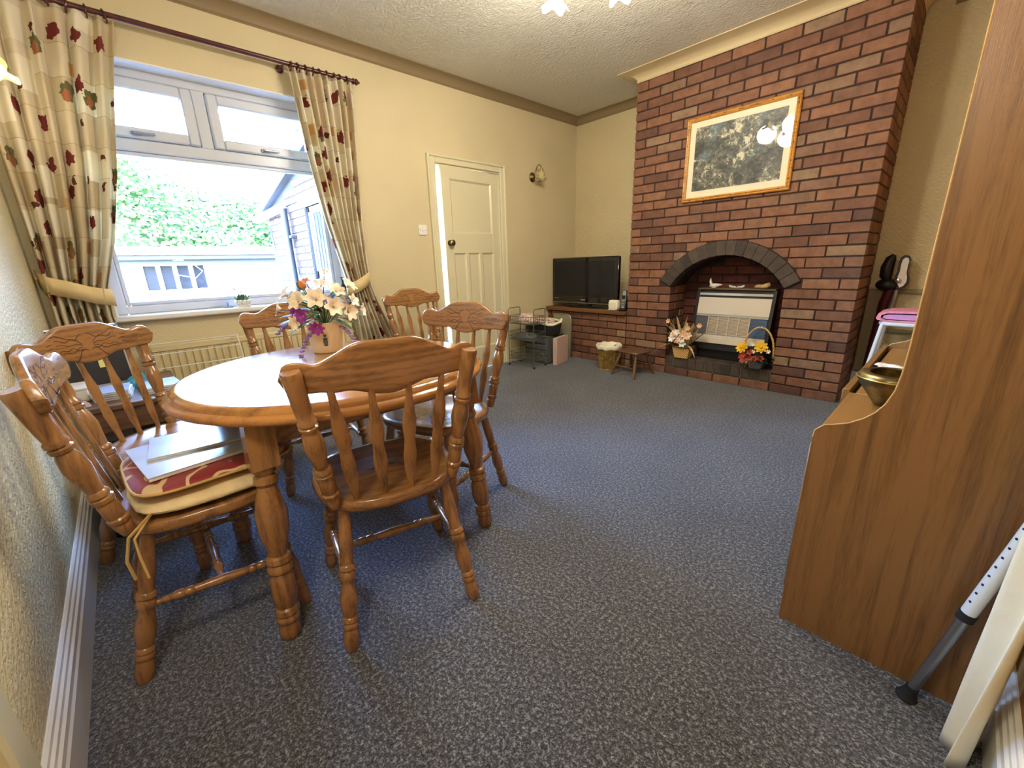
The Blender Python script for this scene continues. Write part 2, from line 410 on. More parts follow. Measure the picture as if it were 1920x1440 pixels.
    def grid(self, fn, nu, nv, closed_u=False):
        n = nu if closed_u else nu + 1; vs = [fn(i / nu, j / nv) for j in range(nv + 1) for i in range(n)]
        fs = [(j * n + i, j * n + (i + 1) % n, (j + 1) * n + (i + 1) % n, (j + 1) * n + i) for j in range(nv) for i in range(nu)]
        return self.add(vs, fs)
    def ball(self, c, r, seg=10, rings=6, s=(1, 1, 1)):
        c = Vector(c); vs = []; fs = []
        for j in range(rings + 1):
            th = PI * j / rings
            for i in range(seg):
                a = 2 * PI * i / seg
                vs.append(c + Vector((r * s[0] * math.sin(th) * math.cos(a), r * s[1] * math.sin(th) * math.sin(a), r * s[2] * math.cos(th))))
        for j in range(rings):
            for i in range(seg): fs.append((j * seg + i, (j + 1) * seg + i, (j + 1) * seg + (i + 1) % seg, j * seg + (i + 1) % seg))
        return self.add(vs, fs)
    def torus(self, c, R, r, axis=(0, 1, 0), seg=16, rs=6):
        q = Vector(axis).to_track_quat('Z', 'Y'); c = Vector(c)
        return self.tube([c + q @ Vector((R * math.cos(2 * PI * i / seg), R * math.sin(2 * PI * i / seg), 0)) for i in range(seg)], r, rs, True)
    def xf(self, mat):
        self.v = [tuple(mat @ Vector(p)) for p in self.v]; return self
    def mesh(self, name, mat=None, smooth=40):
        me = bpy.data.meshes.new(name); me.from_pydata(self.v, [], self.f); me.validate(); 
        bm = bmesh.new(); bm.from_mesh(me); bmesh.ops.recalc_face_normals(bm, faces=bm.faces); bm.to_mesh(me); bm.free()
        if mat: me.materials.append(MATS[mat])
        if smooth:
            me.shade_smooth(); me.set_sharp_from_angle(angle=math.radians(smooth))
        me.update(); return me

def ring4(mb, x0, x1, y0, y1, z0, z1, t, b=.005, tb=None, tt=None):
    # rectangular frame in the yz plane: full-height stiles, rails between them
    tb = tb or t; tt = tt or t
    mb.cbox(x0, x1, y0, y0 + t, z0, z1, b).cbox(x0, x1, y1 - t, y1, z0, z1, b)
    mb.cbox(x0 + .0008, x1 - .0008, y0 + t - .001, y1 - t + .001, z0, z0 + tb, b).cbox(x0 + .0008, x1 - .0008, y0 + t - .001, y1 - t + .001, z1 - tt, z1, b)
    return mb
def link(name, me, parent=None, loc=(0, 0, 0), rot=(0, 0, 0)):
    o = bpy.data.objects.new(name, me); COL.objects.link(o); o.location = loc; o.rotation_euler = rot
    if parent: o.parent = parent
    return o
def part(name, mb, mat, parent=None, loc=(0, 0, 0), rot=(0, 0, 0), smooth=40, label=None):
    o = link(name, mb.mesh(name, mat, smooth), parent, loc, rot)
    if label: o['label'] = label
    return o
def tag(o, label, cat, group=None):
    o['label'] = label; o['category'] = cat
    if group: o['group'] = group
    return o
def thing(name, label, cat, loc=(0, 0, 0), rz=0, group=None):
    o = bpy.data.objects.new(name, None); COL.objects.link(o); o.location = loc; o.rotation_euler = (0, 0, rz); o.empty_display_size = .05
    return tag(o, label, cat, group)
def single(name, mb, mat, label, cat, loc=(0, 0, 0), rot=(0, 0, 0), group=None, smooth=40):
    return tag(part(name, mb, mat, None, loc, rot, smooth), label, cat, group)
def struct(name, mb, mat, parent=None, smooth=30, label=None):
    o = part(name, mb, mat, parent, smooth=smooth); o['kind'] = 'structure'
    if label: o['label'] = label
    return o
def copy_tree(o, parent=None):
    c = o.copy(); COL.objects.link(c); c.parent = parent
    for ch in [k for k in bpy.data.objects if k.parent == o]: copy_tree(ch, c)
    return c
def lerp(a, b, t): return a + (b - a) * t
def keyed(keys, x):
    # piecewise linear with smooth step, keys ascending
    if x <= keys[0][0]: return keys[0][1:]
    for (a, b) in zip(keys, keys[1:]):
        if x <= b[0]:
            t = (x - a[0]) / (b[0] - a[0]); return tuple(lerp(p, q, t) for p, q in zip(a[1:], b[1:]))
    return keys[-1][1:]

# ================================================================== ROOM SHELL
WY0, WY1, WZ0, WZ1 = -3.75, -2.36, .835, 2.205     # window opening
DY0, DY1, DZ1 = -1.475, -.70, 1.94                 # door opening
b = MB(); X0 = XW - .25
for (y0, y1, z0, z1) in ((YB - .1, WY0, 0, ZC), (WY0, WY1, 0, WZ0), (WY0, WY1, WZ1, ZC), (WY1, DY0, 0, ZC), (DY0, DY1, DZ1, ZC), (DY1, YA + .1, 0, ZC)):
    b.box(X0, XW, y0, y1, z0, z1)
struct('wall_left', b, 'cream_smooth', label='cream wall with the window and the panelled door', smooth=0)
struct('wall_back', MB().box(XW, XR + .1, YA, YA + .1, 0, ZC), 'cream_wall', label='cream embossed alcove wall behind the brick chimney breast', smooth=0)
struct('wall_front', MB().box(XW, XR + .1, YB - .1, YB, 0, ZC), 'cream_wall', label='embossed papered wall behind the dining chairs', smooth=0)
struct('wall_right', MB().box(XR, XR + .1, YB, YA, 0, ZC), 'tan_wall', label='wall behind the wooden cabinet', smooth=0)
struct('floor', MB().box(XW - .25, XR + .1, YB - .1, YA + .1, -.08, 0), 'carpet', label='charcoal flecked fitted carpet', smooth=0)
struct('ceiling', MB().box(XW - .25, XR + .1, YB - .1, YA + .1, ZC, ZC + .08), 'ceiling_plaster', label='swirled textured plaster ceiling', smooth=0)

# coving: concave profile swept along an open path, offset to the room side
def cove(name, path_at, proj, drop, mat, label):
    prof = [(0, -drop - .006), (.006, -drop)] + [(proj * (1 - math.cos(t)), -drop + drop * math.sin(t) * .9) for t in [PI / 2 * k / 8 for k in range(1, 8)]] + [(proj, -.006), (proj + .008, -.006), (proj + .008, 0), (0, 0)]
    rows = [[(x, y, ZC + dz) for (x, y) in path_at(p)] for p, dz in prof]
    mb = MB(); n = len(rows[0]); mb.add([q for r in rows for q in r], [(j * n + i, j * n + i + 1, (j + 1) * n + i + 1, (j + 1) * n + i) for j in range(len(rows) - 1) for i in range(n - 1)])
    return struct(name, mb, mat, label=label)
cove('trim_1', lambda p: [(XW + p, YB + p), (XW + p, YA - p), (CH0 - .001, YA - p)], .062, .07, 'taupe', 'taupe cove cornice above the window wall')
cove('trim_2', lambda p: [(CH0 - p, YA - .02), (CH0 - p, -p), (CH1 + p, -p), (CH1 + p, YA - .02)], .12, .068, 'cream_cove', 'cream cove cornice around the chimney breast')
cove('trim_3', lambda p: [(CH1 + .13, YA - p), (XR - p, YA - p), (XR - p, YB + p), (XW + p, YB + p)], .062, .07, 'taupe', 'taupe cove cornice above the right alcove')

# skirting boards
def skirt(name, path_at, h, mat, label):
    prof = [(.022, 0), (.022, h * .6), (.018, h * .64), (.018, h * .76), (.013, h * .79), (.013, h * .87), (.008, h * .9), (.008, h * .97), (.003, h), (0, h)]
    rows = [[(x, y, z) for (x, y) in path_at(p)] for p, z in prof]; n = len(rows[0])
    mb = MB().add([q for r in rows for q in r], [(j * n + i, j * n + i + 1, (j + 1) * n + i + 1, (j + 1) * n + i) for j in range(len(rows) - 1) for i in range(n - 1)])
    return struct(name, mb, mat, label=label, smooth=0)
skirt('baseboard_front', lambda p: [(1.325, YB + p), (XW + p, YB + p), (XW + p, DY0 - .09)], .17, 'white_gloss', 'white moulded skirting board below the embossed wallpaper')
skirt('baseboard_left', lambda p: [(XW + p, DY1 + .09), (XW + p, 0)], .14, 'cream_gloss', 'cream skirting board beside the panelled door')
skirt('baseboard_right', lambda p: [(XR - p, YB + p), (XR - p, YA - p), (CH1, YA - p)], .16, 'white_gloss', 'white skirting board along the cabinet wall')
struct('trim_4', MB().cbox(1.325, 1.40, YB, YB + .03, 0, 2.05, .006), 'cream_gloss', label='plain cream door architrave at the end of the skirting')
for k, (z, h, nm) in enumerate(((.765, .035, 'upper'), (.475, .03, 'lower'))):
    struct('trim_%d' % (5 + k), MB().cbox(CH1 + .14, XR, YA - .022, YA, z, z + h, .006), 'rail_grey', label='%s grey green rail across the right alcove wall' % nm)
struct('trim_7', MB().cbox(CH1 + .003, CH1 + .13, YA - .05, YA, .16, .80, .006), 'taupe', label='taupe strip standing in for the shaded wall beside the chimney breast')  # shade on the alcove wall, put in as a taupe strip

# ------------------------------------------------------------------ brickwork
BMESH = {}
def brick_me(l, d, h, mat):
    k = (round(l, 4), round(d, 4), round(h, 4), mat)
    if k not in BMESH: BMESH[k] = MB().cbox(-l / 2, l / 2, -d / 2, d / 2, -h / 2, h / 2, .0035).mesh('brick', mat, 0)
    return BMESH[k]
def brick(x0, x1, y0, y1, z0, z1, parent, mat='brick_red'):
    j = random.uniform(-.0025, .0025)
    return link('brick', brick_me(x1 - x0, y1 - y0, z1 - z0, mat), parent, ((x0 + x1) / 2, (y0 + y1) / 2 + (j if mat != 'brick_outside' else 0), (z0 + z1) / 2), (0, random.uniform(-.003, .003), 0))
AC, AZ, RI, RO = .896, .552, .533, .640            # arch centre and radii
arc = lambda R, t: (AC + R * math.sin(t), AZ + R * math.cos(t))
TM = 1.037
core = MB()
core.box(.006, .434, .008, .33, 0, .825).box(1.356, 1.784, .008, .33, 0, .825).box(.434, 1.356, .008, .33, 0, .07)
poly = [(.006, .825), (.434, .825)] + [arc(RI + .004, -TM + 2 * TM * i / 24) for i in range(25)] + [(1.356, .825), (1.784, .825), (1.784, ZC - .005), (.006, ZC - .005)]
core.prism(poly, (0, .322, 0), (0, .008, 0))
core.box(.006, 1.784, .33, YA - .001, 0, ZC - .005)
chim = struct('chimney_breast', core, 'mortar', label='red brick chimney breast with dark recessed joints', smooth=0)
RC = RO + .006
def clipped(x0, x1, z0, z1, d):
    # brick cut along the outer curve of the arch
    segs = []; cur = []; n = 14
    for i in range(n + 1):
        x = lerp(x0, x1, i / n); dx = x - AC; lo = z0
        if abs(dx) < .556: lo = max(z0, AZ + math.sqrt(RC * RC - dx * dx))
        if lo < z1 - .010: cur.append((x, lo))
        else:
            if len(cur) > 2: segs.append(cur)
            cur = []
    if len(cur) > 2: segs.append(cur)
    for s in segs:
        if s[-1][0] - s[0][0] < .02: continue
        cx = (s[0][0] + s[-1][0]) / 2; cz = z1 - .03
        pl_ = [(x - cx, z - cz) for x, z in s] + [(s[-1][0] - cx, z1 - cz), (s[0][0] - cx, z1 - cz)]
        link('brick', MB().prism(pl_, (0, d, 0)).mesh('brick', 'brick_red', 0), chim, (cx, random.uniform(-.002, .002), cz))
for r in range(1, 35):
    z0 = (r - 1) * .075; z1 = z0 + .065
    if r == 34: z1 = z0 + .068
    odd = r % 2
    if odd: segs = [(i * .225, i * .225 + .215) for i in range(8)]
    else: segs = [(0, .1025)] + [(.1125 + i * .225, .3275 + i * .225) for i in range(7)] + [(1.6875, 1.79)]
    if 2 <= r <= 11:
        segs = [(0, .215), (.225, .44), (1.35, 1.565), (1.575, 1.79)] if odd else [(0, .1025), (.1125, .3275), (.3375, .44), (1.35, 1.4525), (1.4625, 1.6775), (1.6875, 1.79)]
    for (a, c) in segs:
        d = .1025
        if not odd and (c - a) < .11: d = .215
        if 12 <= r <= 18 and c > .30 and a < 1.49: clipped(a, c, z0, z1, d)
        else: brick(a, c, 0, d, z0, z1, chim)
    if r >= 1:   # right hand return of the breast
        for (a, c) in ([(.1125, .3275), (.3375, .508)] if odd else [(.225, .44), (.45, .508)]):
            brick(CH1 - .05, CH1, a, c, z0, z1, chim)
# arch
am = MB(); n = 24
am.prism([arc(RI, -TM + 2 * TM * i / n) for i in range(n + 1)] + [arc(RO, TM - 2 * TM * i / n) for i in range(n + 1)], (0, .10, 0), (0, -.006, 0))
arch = struct('fireplace_arch', am, 'mortar_grey', label='arch of dark brown bricks over the fireplace opening', smooth=0)
NB = 16
for i in range(NB):
    t0 = -TM + 2 * TM * i / NB + .005; t1 = -TM + 2 * TM * (i + 1) / NB - .005; tm = (t0 + t1) / 2
    c = arc((RI + RO) / 2, tm)
    pl_ = [arc(RI - .003, t0), arc(RI - .003, t1), arc(RO + .002, t1), arc(RO + .002, tm), arc(RO + .002, t0)]
    link('brick', MB().prism([(x - c[0], z - c[1]) for x, z in pl_], (0, .105, 0)).mesh('brick', 'brick_dark', 0), arch, (c[0], -.014, c[1]))
# hearth of dark bricks on edge
he = struct('fireplace_hearth', MB().box(.443, 1.347, .004, .33, .066, .168), 'mortar_grey', label='raised hearth of dark bricks laid on edge', smooth=0)
for i in range(12):
    x = .4455 + i * .0752; brick(x, x + .0685, -.004, .212, .076, .172, he, 'brick_dark')
# recess back and cheeks
rec = struct('fireplace_recess', MB().box(.436, 1.354, .318, .329, .168, 1.10), 'mortar', label='sooty red brick lining inside the fireplace', smooth=0)
for r in range(3, 15):
    z0 = (r - 1) * .075 + .02; z1 = z0 + .065; off = 0 if r % 2 else -.1125
    x = .444 + off
    while x < 1.34:
        a, c = max(x, .444), min(x + .215, 1.346)
        # keep below the vault
        lim = .455 if z1 < .82 else math.sqrt(max(0, (RI - .004) ** 2 - (z1 - AZ) ** 2))
        a, c = max(a, AC - lim), min(c, AC + lim)
        if c - a > .03: brick(a, c, .305, .32, z0, z1, rec, 'brick_soot')
        x += .225
for r in range(3, 12):
    z0 = (r - 1) * .075; odd = r % 2
    for side in (0, 1):
        for (a, c) in ([(.1125, .31)] if odd else [(.225, .31)]):
            if side == 0: brick(.39, .442, a, c, z0, z0 + .065, rec)
            else: brick(1.348, 1.40, a, c, z0, z0 + .065, rec)
# low wall below the alcove shelf
lw = struct('wall_low', MB().box(XW + .002, -.004, .008, .06, 0, .524), 'mortar', label='low red brick wall under the television shelf', smooth=0)
for r in range(1, 8):
    z0 = (r - 1) * .075; segs = [] if r % 2 == 0 else [(-.1125, -.010)]
    x = -.010 if r % 2 == 0 else -.1225
    while x > XW + .03: segs.append((max(x - .215, XW + .004), x)); x -= .225
    for (a, c) in segs:
        if c - a > .03: brick(a, c, 0, .05, z0, z0 + .065, lw)
sh = thing('alcove_shelf', 'dark oak shelf board across the left alcove above the low brick wall', 'shelf', (XW / 2, .2, .526))
part('board', MB().cbox(XW / 2 + .004, -XW / 2 - .004, -.235, YA - .203, .0, .044, .006), 'oak_shelf', sh)
part('edge_strip', MB().cbox(XW / 2 + .006, -XW / 2 - .006, -.245, -.235, .004, .040, .003), 'oak_shelf', sh)

# ------------------------------------------------------------------ window
FX0, FX1 = XW - .20, XW - .115
def bar(y0, y1, z0, z1, x0=FX0, x1=FX1, b_=.006): return MB().cbox(x0, x1, y0, y1, z0, z1, b_)
wf = MB()
ring4(wf, FX0, FX1, WY0, WY1, WZ0 + .004, WZ1, .055, .006, .05, .055)
win = struct('window_1', wf, 'upvc', label='white casement window with two top lights')
TRZ0, TRZ1, MY = 1.768, 1.835, -3.095
part('transom', bar(WY0 + .05, WY1 - .05, TRZ0, TRZ1), 'upvc', win)
part('mullion', bar(MY - .035, MY + .035, TRZ1 - .005, WZ1 - .05), 'upvc', win)
for (y0, y1, hy) in ((WY0 + .058, MY - .037, -3.44), (MY + .037, WY1 - .058, -2.77)):
    z0, z1 = TRZ1 + .002, WZ1 - .058; cs = MB(); t = .058
    ring4(cs, FX0 + .01, FX1 + .018, y0, y1, z0, z1, t, .008)
    ca = part('casement', cs, 'upvc', win)
    part('pane', MB().box(FX0 + .04, FX0 + .046, y0 + t - .01, y1 - t + .01, z0 + t - .01, z1 - t + .01), 'pane', ca, smooth=0)
    h = MB().cbox(FX1 + .018, FX1 + .030, hy - .025, hy + .025, z0 + .012, z0 + .034, .004); h.cbox(FX1 + .028, FX1 + .042, hy - .015, hy + .085, z0 + .018, z0 + .032, .004)
    part('handle', h, 'handle_grey', ca, label='grey casement handle')
bd = MB(); t = .022
ring4(bd, FX0 + .03, FX1 - .012, WY0 + .055, WY1 - .055, WZ0 + .054, TRZ0, t, .005)
part('glazing_bead', bd, 'upvc', win)
part('pane', MB().box(FX0 + .04, FX0 + .046, WY0 + .055, WY1 - .055, WZ0 + .055, TRZ0), 'pane', win, smooth=0)
lining = MB().box(FX1 + .001, XW - .001, WY0, WY0 + .008, WZ0 + .005, WZ1).box(FX1 + .001, XW - .001, WY1 - .008, WY1, WZ0 + .005, WZ1).box(FX1 + .001, XW - .001, WY0 + .008, WY1 - .008, WZ1 - .008, WZ1)
part('reveal_lining', lining, 'white_paint', win, smooth=0)
part('window_sill', MB().cbox(FX1 - .01, XW + .05, WY0 - .04, WY1 + .04, WZ0 - .028, WZ0 + .004, .008), 'white_gloss', win)

# ------------------------------------------------------------------ door
fr = MB(); A0, A1 = DY0 - .075, DY1 + .055
# stepped architrave on the wall face and lining in the opening
fr.cbox(XW, XW + .018, A0, DY0 + .008, 0, DZ1 + .06, .005).cbox(XW, XW + .018, DY1 - .008, A1, 0, DZ1 + .06, .005).cbox(XW + .001, XW + .0175, DY0 + .008, DY1 - .008, DZ1 - .008, DZ1 + .0595, .005)
fr.cbox(XW + .012, XW + .030, A0, A0 + .022, 0, DZ1 + .0605, .005).cbox(XW + .012, XW + .030, A1 - .022, A1, 0, DZ1 + .0605, .005).cbox(XW + .013, XW + .0295, A0 + .022, A1 - .022, DZ1 + .038, DZ1 + .060, .005)
fr.box(XW - .20, XW - .001, DY0 + .001, DY0 + .025, 0, DZ1 - .001).box(XW - .20, XW - .001, DY1 - .02, DY1 - .001, 0, DZ1 - .001).box(XW - .20, XW - .001, DY0 + .025, DY1 - .02, DZ1 - .02, DZ1 - .001)
dr = struct('door_1', fr, 'cream_gloss', label='cream four panel door standing slightly ajar in its frame')
LW, LH, LT = .70, 1.905, .038
lm_ = MB()   # local: hinge at origin, leaf along -y, front face at x=0
def mem(y0, y1, z0, z1): lm_.cbox(-LT, 0 if y1 - y0 < .1 and y0 in (0, LW - .095) else -.0004, -y1, -y0, z0, z1, .002)
mem(0, .095, 0, LH); mem(LW - .095, LW, 0, LH); mem(.0945, LW - .0945, LH - .10, LH - .0005); mem(.0945, LW - .0945, 1.165, 1.345); mem(.0945, LW - .0945, .0005, .22)
mem(.245, .285, .2195, 1.1655); mem(.42, .46, .2195, 1.1655)
leaf = part('door_leaf', lm_, 'cream_gloss', dr)
leaf.location = (XW - .012, DY1 - .024, .012); leaf.rotation_euler = (0, 0, math.radians(3.2))
def panel(y0, y1, z0, z1):
    p = MB().box(-LT + .01, -.013, -y1, -y0, z0, z1)
    # sloping bead around the panel
    o = [(-.001, -y0, z0), (-.001, -y1, z0), (-.001, -y1, z1), (-.001, -y0, z1)]; i_ = [(-.0125, -y0 - .014, z0 + .014), (-.0125, -y1 + .014, z0 + .014), (-.0125, -y1 + .014, z1 - .014), (-.0125, -y0 - .014, z1 - .014)]
    p.add(o + i_, [(k, (k + 1) % 4, 4 + (k + 1) % 4, 4 + k) for k in range(4)])
    part('panel', p, 'cream_gloss', leaf, smooth=0)
panel(.095, LW - .095, 1.345, LH - .10); panel(.095, .245, .22, 1.165); panel(.285, .42, .22, 1.165); panel(.46, LW - .095, .22, 1.165)
k = MB().lathe([(.026, 0), (.026, .005), (.011, .008), (.010, .022), (.020, .030), (.027, .040), (.027, .050), (.018, .058), (.0, .060)], 16, ((0, -LW + .05, 1.255), (1, 0, 0)))
part('door_knob', k, 'old_brass', leaf, label='round brass door knob')
for z in (1.76, 1.06, .22):
    part('hinge', MB().rod((.008, -.0, z - .04), (.008, .0, z + .04), .008, 8).box(.0, .003, -.03, .0, z - .04, z + .04), 'cream_gloss', leaf)

# ================================================================== DINING CHAIRS
LEG = [(0, .016), (.05, .017), (.28, .0205), (.38, .0175), (.40, .018), (.41, .0225), (.435, .024), (.45, .0185), (.465, .0225), (.495, .0235), (.515, .018), (.55, .0195), (.64, .0255), (.72, .0225), (.765, .017), (.775, .0215), (.795, .0225), (.807, .019), (.82, .0225), (.84, .0225), (.853, .018), (.875, .0205), (.93, .0235), (.98, .019), (1, .017)]
POST = [(0, .015), (.03, .0175), (.075, .020), (.085, .0175), (.10, .023), (.125, .023), (.135, .0185), (.15, .0205), (.235, .0215), (.25, .0185), (.26, .0235), (.285, .0240), (.295, .019), (.305, .0235), (.325, .0225), (.34, .0175), (.40, .0205), (.50, .0265), (.58, .0225), (.615, .0175), (.625, .0225), (.645, .0235), (.655, .0185), (.665, .0235), (.685, .0235), (.70, .019), (.76, .0210), (.9, .0225), (.985, .0235), (1, .021)]
STR = [(0, .008), (.08, .009), (.17, .0105), (.18, .0135), (.235, .0135), (.245, .0115), (.255, .0135), (.30, .0135), (.31, .0105), (.40, .013), (.5, .0155), (.60, .013), (.69, .0105), (.70, .0135), (.745, .0135), (.755, .0115), (.765, .0135), (.82, .0135), (.83, .0105), (.92, .009), (1, .008)]
SEAT_Z = .446
def seat_outline(a):
    # a: angle, 0 = +x, pi/2 = front (+y)
    c, s = math.cos(a), math.sin(a)
    n = 3.2 if s > 0 else 2.5
    rx = .222 if s > 0 else .218; ry = .205 if s > 0 else .215
    r = (abs(c / rx) ** n + abs(s / ry) ** n) ** (-1 / n)
    return r * c, r * s
def seat_fn(u, v):
    x, y = seat_outline(2 * PI * u)
    return x, y
def make_chair():
    t = thing('dining_chair', 'pine dining chair', 'chair')
    mb = MB(); nu = 40
    rings = [(0.0, 0), (.25, -.010), (.5, -.011), (.72, -.007), (.88, -.001), (.965, .0), (.992, -.004), (1.0, -.011), (1.0, -.024), (.985, -.033), (.955, -.036), (.5, -.036), (0, -.036)]
    def fn(u, v):
        k = round(v * (len(rings) - 1)); s, dz = rings[k]; x, y = seat_outline(2 * PI * u)
        sad = 0 if (k == 0 or k > 4) else .006 * max(0, 1 - abs(x * s) / .05) * (1 if y > 0 else 0)
        return (x * s, y * s - .005, SEAT_Z + dz + sad)
    mb.grid(fn, nu, len(rings) - 1, True)
    part('seat', mb, 'pine_h', t, smooth=50)
    feet = []
    for s in (-1, 1):
        a, c = (s * .150, -.140, SEAT_Z - .034), (s * .194, -.236, 0)
        part('leg', MB().turned(a, c, LEG, 14), 'pine', t)
        d, e = (s * .162, .125, SEAT_Z - .034), (s * .211, .179, 0)
        part('leg', MB().turned(d, e, LEG, 14), 'pine', t)
        p = Vector(a).lerp(Vector(c), .50); q = Vector(d).lerp(Vector(e), .56)
        part('stretcher', MB().turned(p, q, STR, 10), 'pine', t); feet.append(p.lerp(q, .5))
    part('stretcher', MB().turned(feet[0], feet[1], STR, 10), 'pine', t)
    for s in (-1, 1):
        part('back_post', MB().turned((s * .173, -.172, SEAT_Z - .012), (s * .219, -.264, .850), POST, 14), 'pine', t)
    # crest rail: bowed, scalloped board on the front of the posts
    HW = .248
    def top(x):
        a = abs(x) / HW
        e = math.sqrt(max(0, 1 - max(0, (a - .86) / .14) ** 2))
        base = .868 + .036 * (.5 + .5 * math.cos(PI * min(1, max(0, (a - .22) / .42)))) - .010 * math.exp(-((a - .68) / .10) ** 2)
        return .826 + (base - .826) * e
    def bot(x):
        a = abs(x) / HW
        e = math.sqrt(max(0, 1 - max(0, (a - .86) / .14) ** 2))
        base = .786 - .028 * (.5 + .5 * math.cos(PI * min(1, a / .52))) - .006 * math.exp(-((a - .52) / .1) ** 2)
        return .826 + (base - .826) * e
    def yat(x, z): return -.262 - .028 * (1 - (x / HW) ** 2) - .16 * (z - .84) + .030
    SEC = [(0, .25, 1), (0, .06, .45), (.004, 0, .1)]
    def rail(u, v):
        x = lerp(-HW, HW, u); zb, zt = bot(x), top(x)
        a = 2 * PI * v; cz, cy = math.cos(a), math.sin(a)
        # super-ellipse section
        kz = math.copysign(abs(cz) ** .35, cz); ky = math.copysign(abs(cy) ** .45, cy)
        z = (zb + zt) / 2 + (zt - zb) / 2 * kz
        return (x, yat(x, z) + .012 * ky, z)
    part('crest_rail', MB().grid(lambda u, v: rail(v, u), 20, 44, True), 'pine_h', t, smooth=60)
    # carved scrolls on the front of the rail
    cv = MB()
    def curve(pts): cv.tube([(x, yat(x, z) + .0115, z) for x, z in pts], .0014, 4)
    for s in (-1, 1):
        for k in range(4):   # leaf veins fanning out from the centre
            e_ = .875 - .026 * k
            curve([(s * (.02 + (.098 - .010 * k) * q), .832 - .006 * k + (e_ - .838) * math.sin(1.9 * q) + .004 * math.sin(9 * q)) for q in [i / 10 for i in range(11)]])
        for k in range(2):   # trailing leaf edge below and above the veins
            curve([(s * (.008 + .10 * q), .806 + .060 * k + (.012 - .030 * k) * math.sin(2.6 * q) + .004 * math.sin(16 * q)) for q in [i / 12 for i in range(13)]])
        for k in range(3): curve([(s * .124, .846 - .014 * k), (s * .142, .844 - .014 * k)])
    part('carving', cv, 'carving_dark', t)['kind'] = 'stuff'
    # flat shaped spindles
    prof = [(0, .0085), (.12, .0095), (.24, .0150), (.33, .0200), (.42, .0185), (.50, .0150), (.57, .0165), (.66, .0195), (.78, .0165), (.9, .0115), (1, .0085)]
    for (xb, xt) in ((-.113, -.142), (-.038, -.048), (.038, .048), (.113, .142)):
        zt = bot(xt) + .012; a = Vector((xt, yat(xt, zt) - .004, zt)); yb = -.188 + .10 * xb * xb / .03 * .2; c = Vector((xb, yb, SEAT_Z - .006))
        sp = MB(); vs = []; th = .0065
        for f, hw in prof:
            p = a.lerp(c, f); vs += [(p.x - hw, p.y, p.z), (p.x - hw * .6, p.y - th, p.z), (p.x + hw * .6, p.y - th, p.z), (p.x + hw, p.y, p.z), (p.x + hw * .6, p.y + th, p.z), (p.x - hw * .6, p.y + th, p.z)]
        n = len(prof)
        sp.add(vs, [(j * 6 + i, j * 6 + (i + 1) % 6, (j + 1) * 6 + (i + 1) % 6, (j + 1) * 6 + i) for j in range(n - 1) for i in range(6)] + [tuple(range(6)), tuple((n - 1) * 6 + i for i in range(6))])
        part('spindle', sp, 'pine', t, smooth=50)
    return t
chair0 = make_chair()
chair_spots = [
    (1.070, -3.191, 75.2, 'pine dining chair with its plain back to the open carpet, tucked at the table'),
    (.756, -2.780, 195.9, 'pine dining chair on the fireplace side of the table, carved crest catching blue window light'),
    (.746, -3.653, -0.6, 'pine dining chair holding cream and red cushions and magazines'),
    (.232, -3.668, -45.7, 'pine dining chair with an empty seat in front of the paper strewn desk'),
    (.031, -3.076, -95.9, 'pine dining chair between the radiator and the vase of flowers'),
    (-.447, -2.030, -90.1, 'spare pine dining chair beside the right hand curtain and the door'),
]
for i, (x, y, a, lab) in enumerate(chair_spots):
    c = chair0 if i == 0 else copy_tree(chair0)
    c.location = (x, y, 0); c.rotation_euler = (0, 0, math.radians(a)); c['label'] = lab; c['group'] = 'pine dining chairs'

# ================================================================== DINING TABLE
TX, TY, TZ = .745, -3.167, .735
tb = thing('dining_table', 'round pine dining table with moulded edge and turned legs', 'table', (TX, TY, 0))
prof = [(0, TZ), (.478, TZ), (.487, TZ - .001), (.494, TZ - .005), (.500, TZ - .013), (.502, TZ - .019), (.508, TZ - .021), (.516, TZ - .027), (.519, TZ - .035), (.516, TZ - .043), (.508, TZ - .047), (.44, TZ - .047), (0, TZ - .047)]
for (a0, a1) in ((PI / 2 + .002, 3 * PI / 2 - .002), (-PI / 2 + .002, PI / 2 - .002)):
    h = MB().lathe(prof, 36, ((0, 0, 0), (0, 0, 1)), False, a0, a1, 1.0, 1.02)
    nn = 37; pr = len(prof)
    h.f.append(tuple(j * nn for j in range(pr))); h.f.append(tuple(j * nn + 36 for j in range(pr)))
    dxs = .0020 if a0 < 0 else -.0020
    h.v = [(x + dxs, y, z) for x, y, z in h.v]
    part('tabletop_half', h, 'table_wood', tb, smooth=50)
TL = [(0, .030), (.03, .030), (.05, .022), (.06, .030), (.09, .032), (.11, .024), (.15, .030), (.26, .043), (.36, .040), (.46, .027), (.50, .024), (.51, .032), (.535, .034), (.55, .027), (.565, .034), (.59, .034), (.605, .026), (.63, .032), (.72, .036), (.79, .030), (.81, .024), (.82, .031), (.845, .033), (.858, .028), (.87, .033), (.89, .033), (.905, .027), (.95, .031), (.985, .028), (1, .024)]
for sx in (-1, 1):
    for sy in (-1, 1):
        tx, ty, bx, by = sx * .274, sy * .348, sx * .322, sy * .386
        lg = MB(); d = Vector((bx - tx, by - ty, -.688)); z0 = .688
        p1 = Vector((tx, ty, z0)); p2 = p1 + d * .20
        q = 0.036
        lg.add([(p.x + a * q, p.y + c * q, p.z) for p in (p1, p2) for a, c in ((-1, -1), (1, -1), (1, 1), (-1, 1))], [(0, 1, 2, 3), (4, 5, 6, 7), (0, 1, 5, 4), (1, 2, 6, 5), (2, 3, 7, 6), (3, 0, 4, 7)])
        lg.turned(p2, (bx, by, 0), TL, 18)
        part('leg', lg, 'pine', tb)
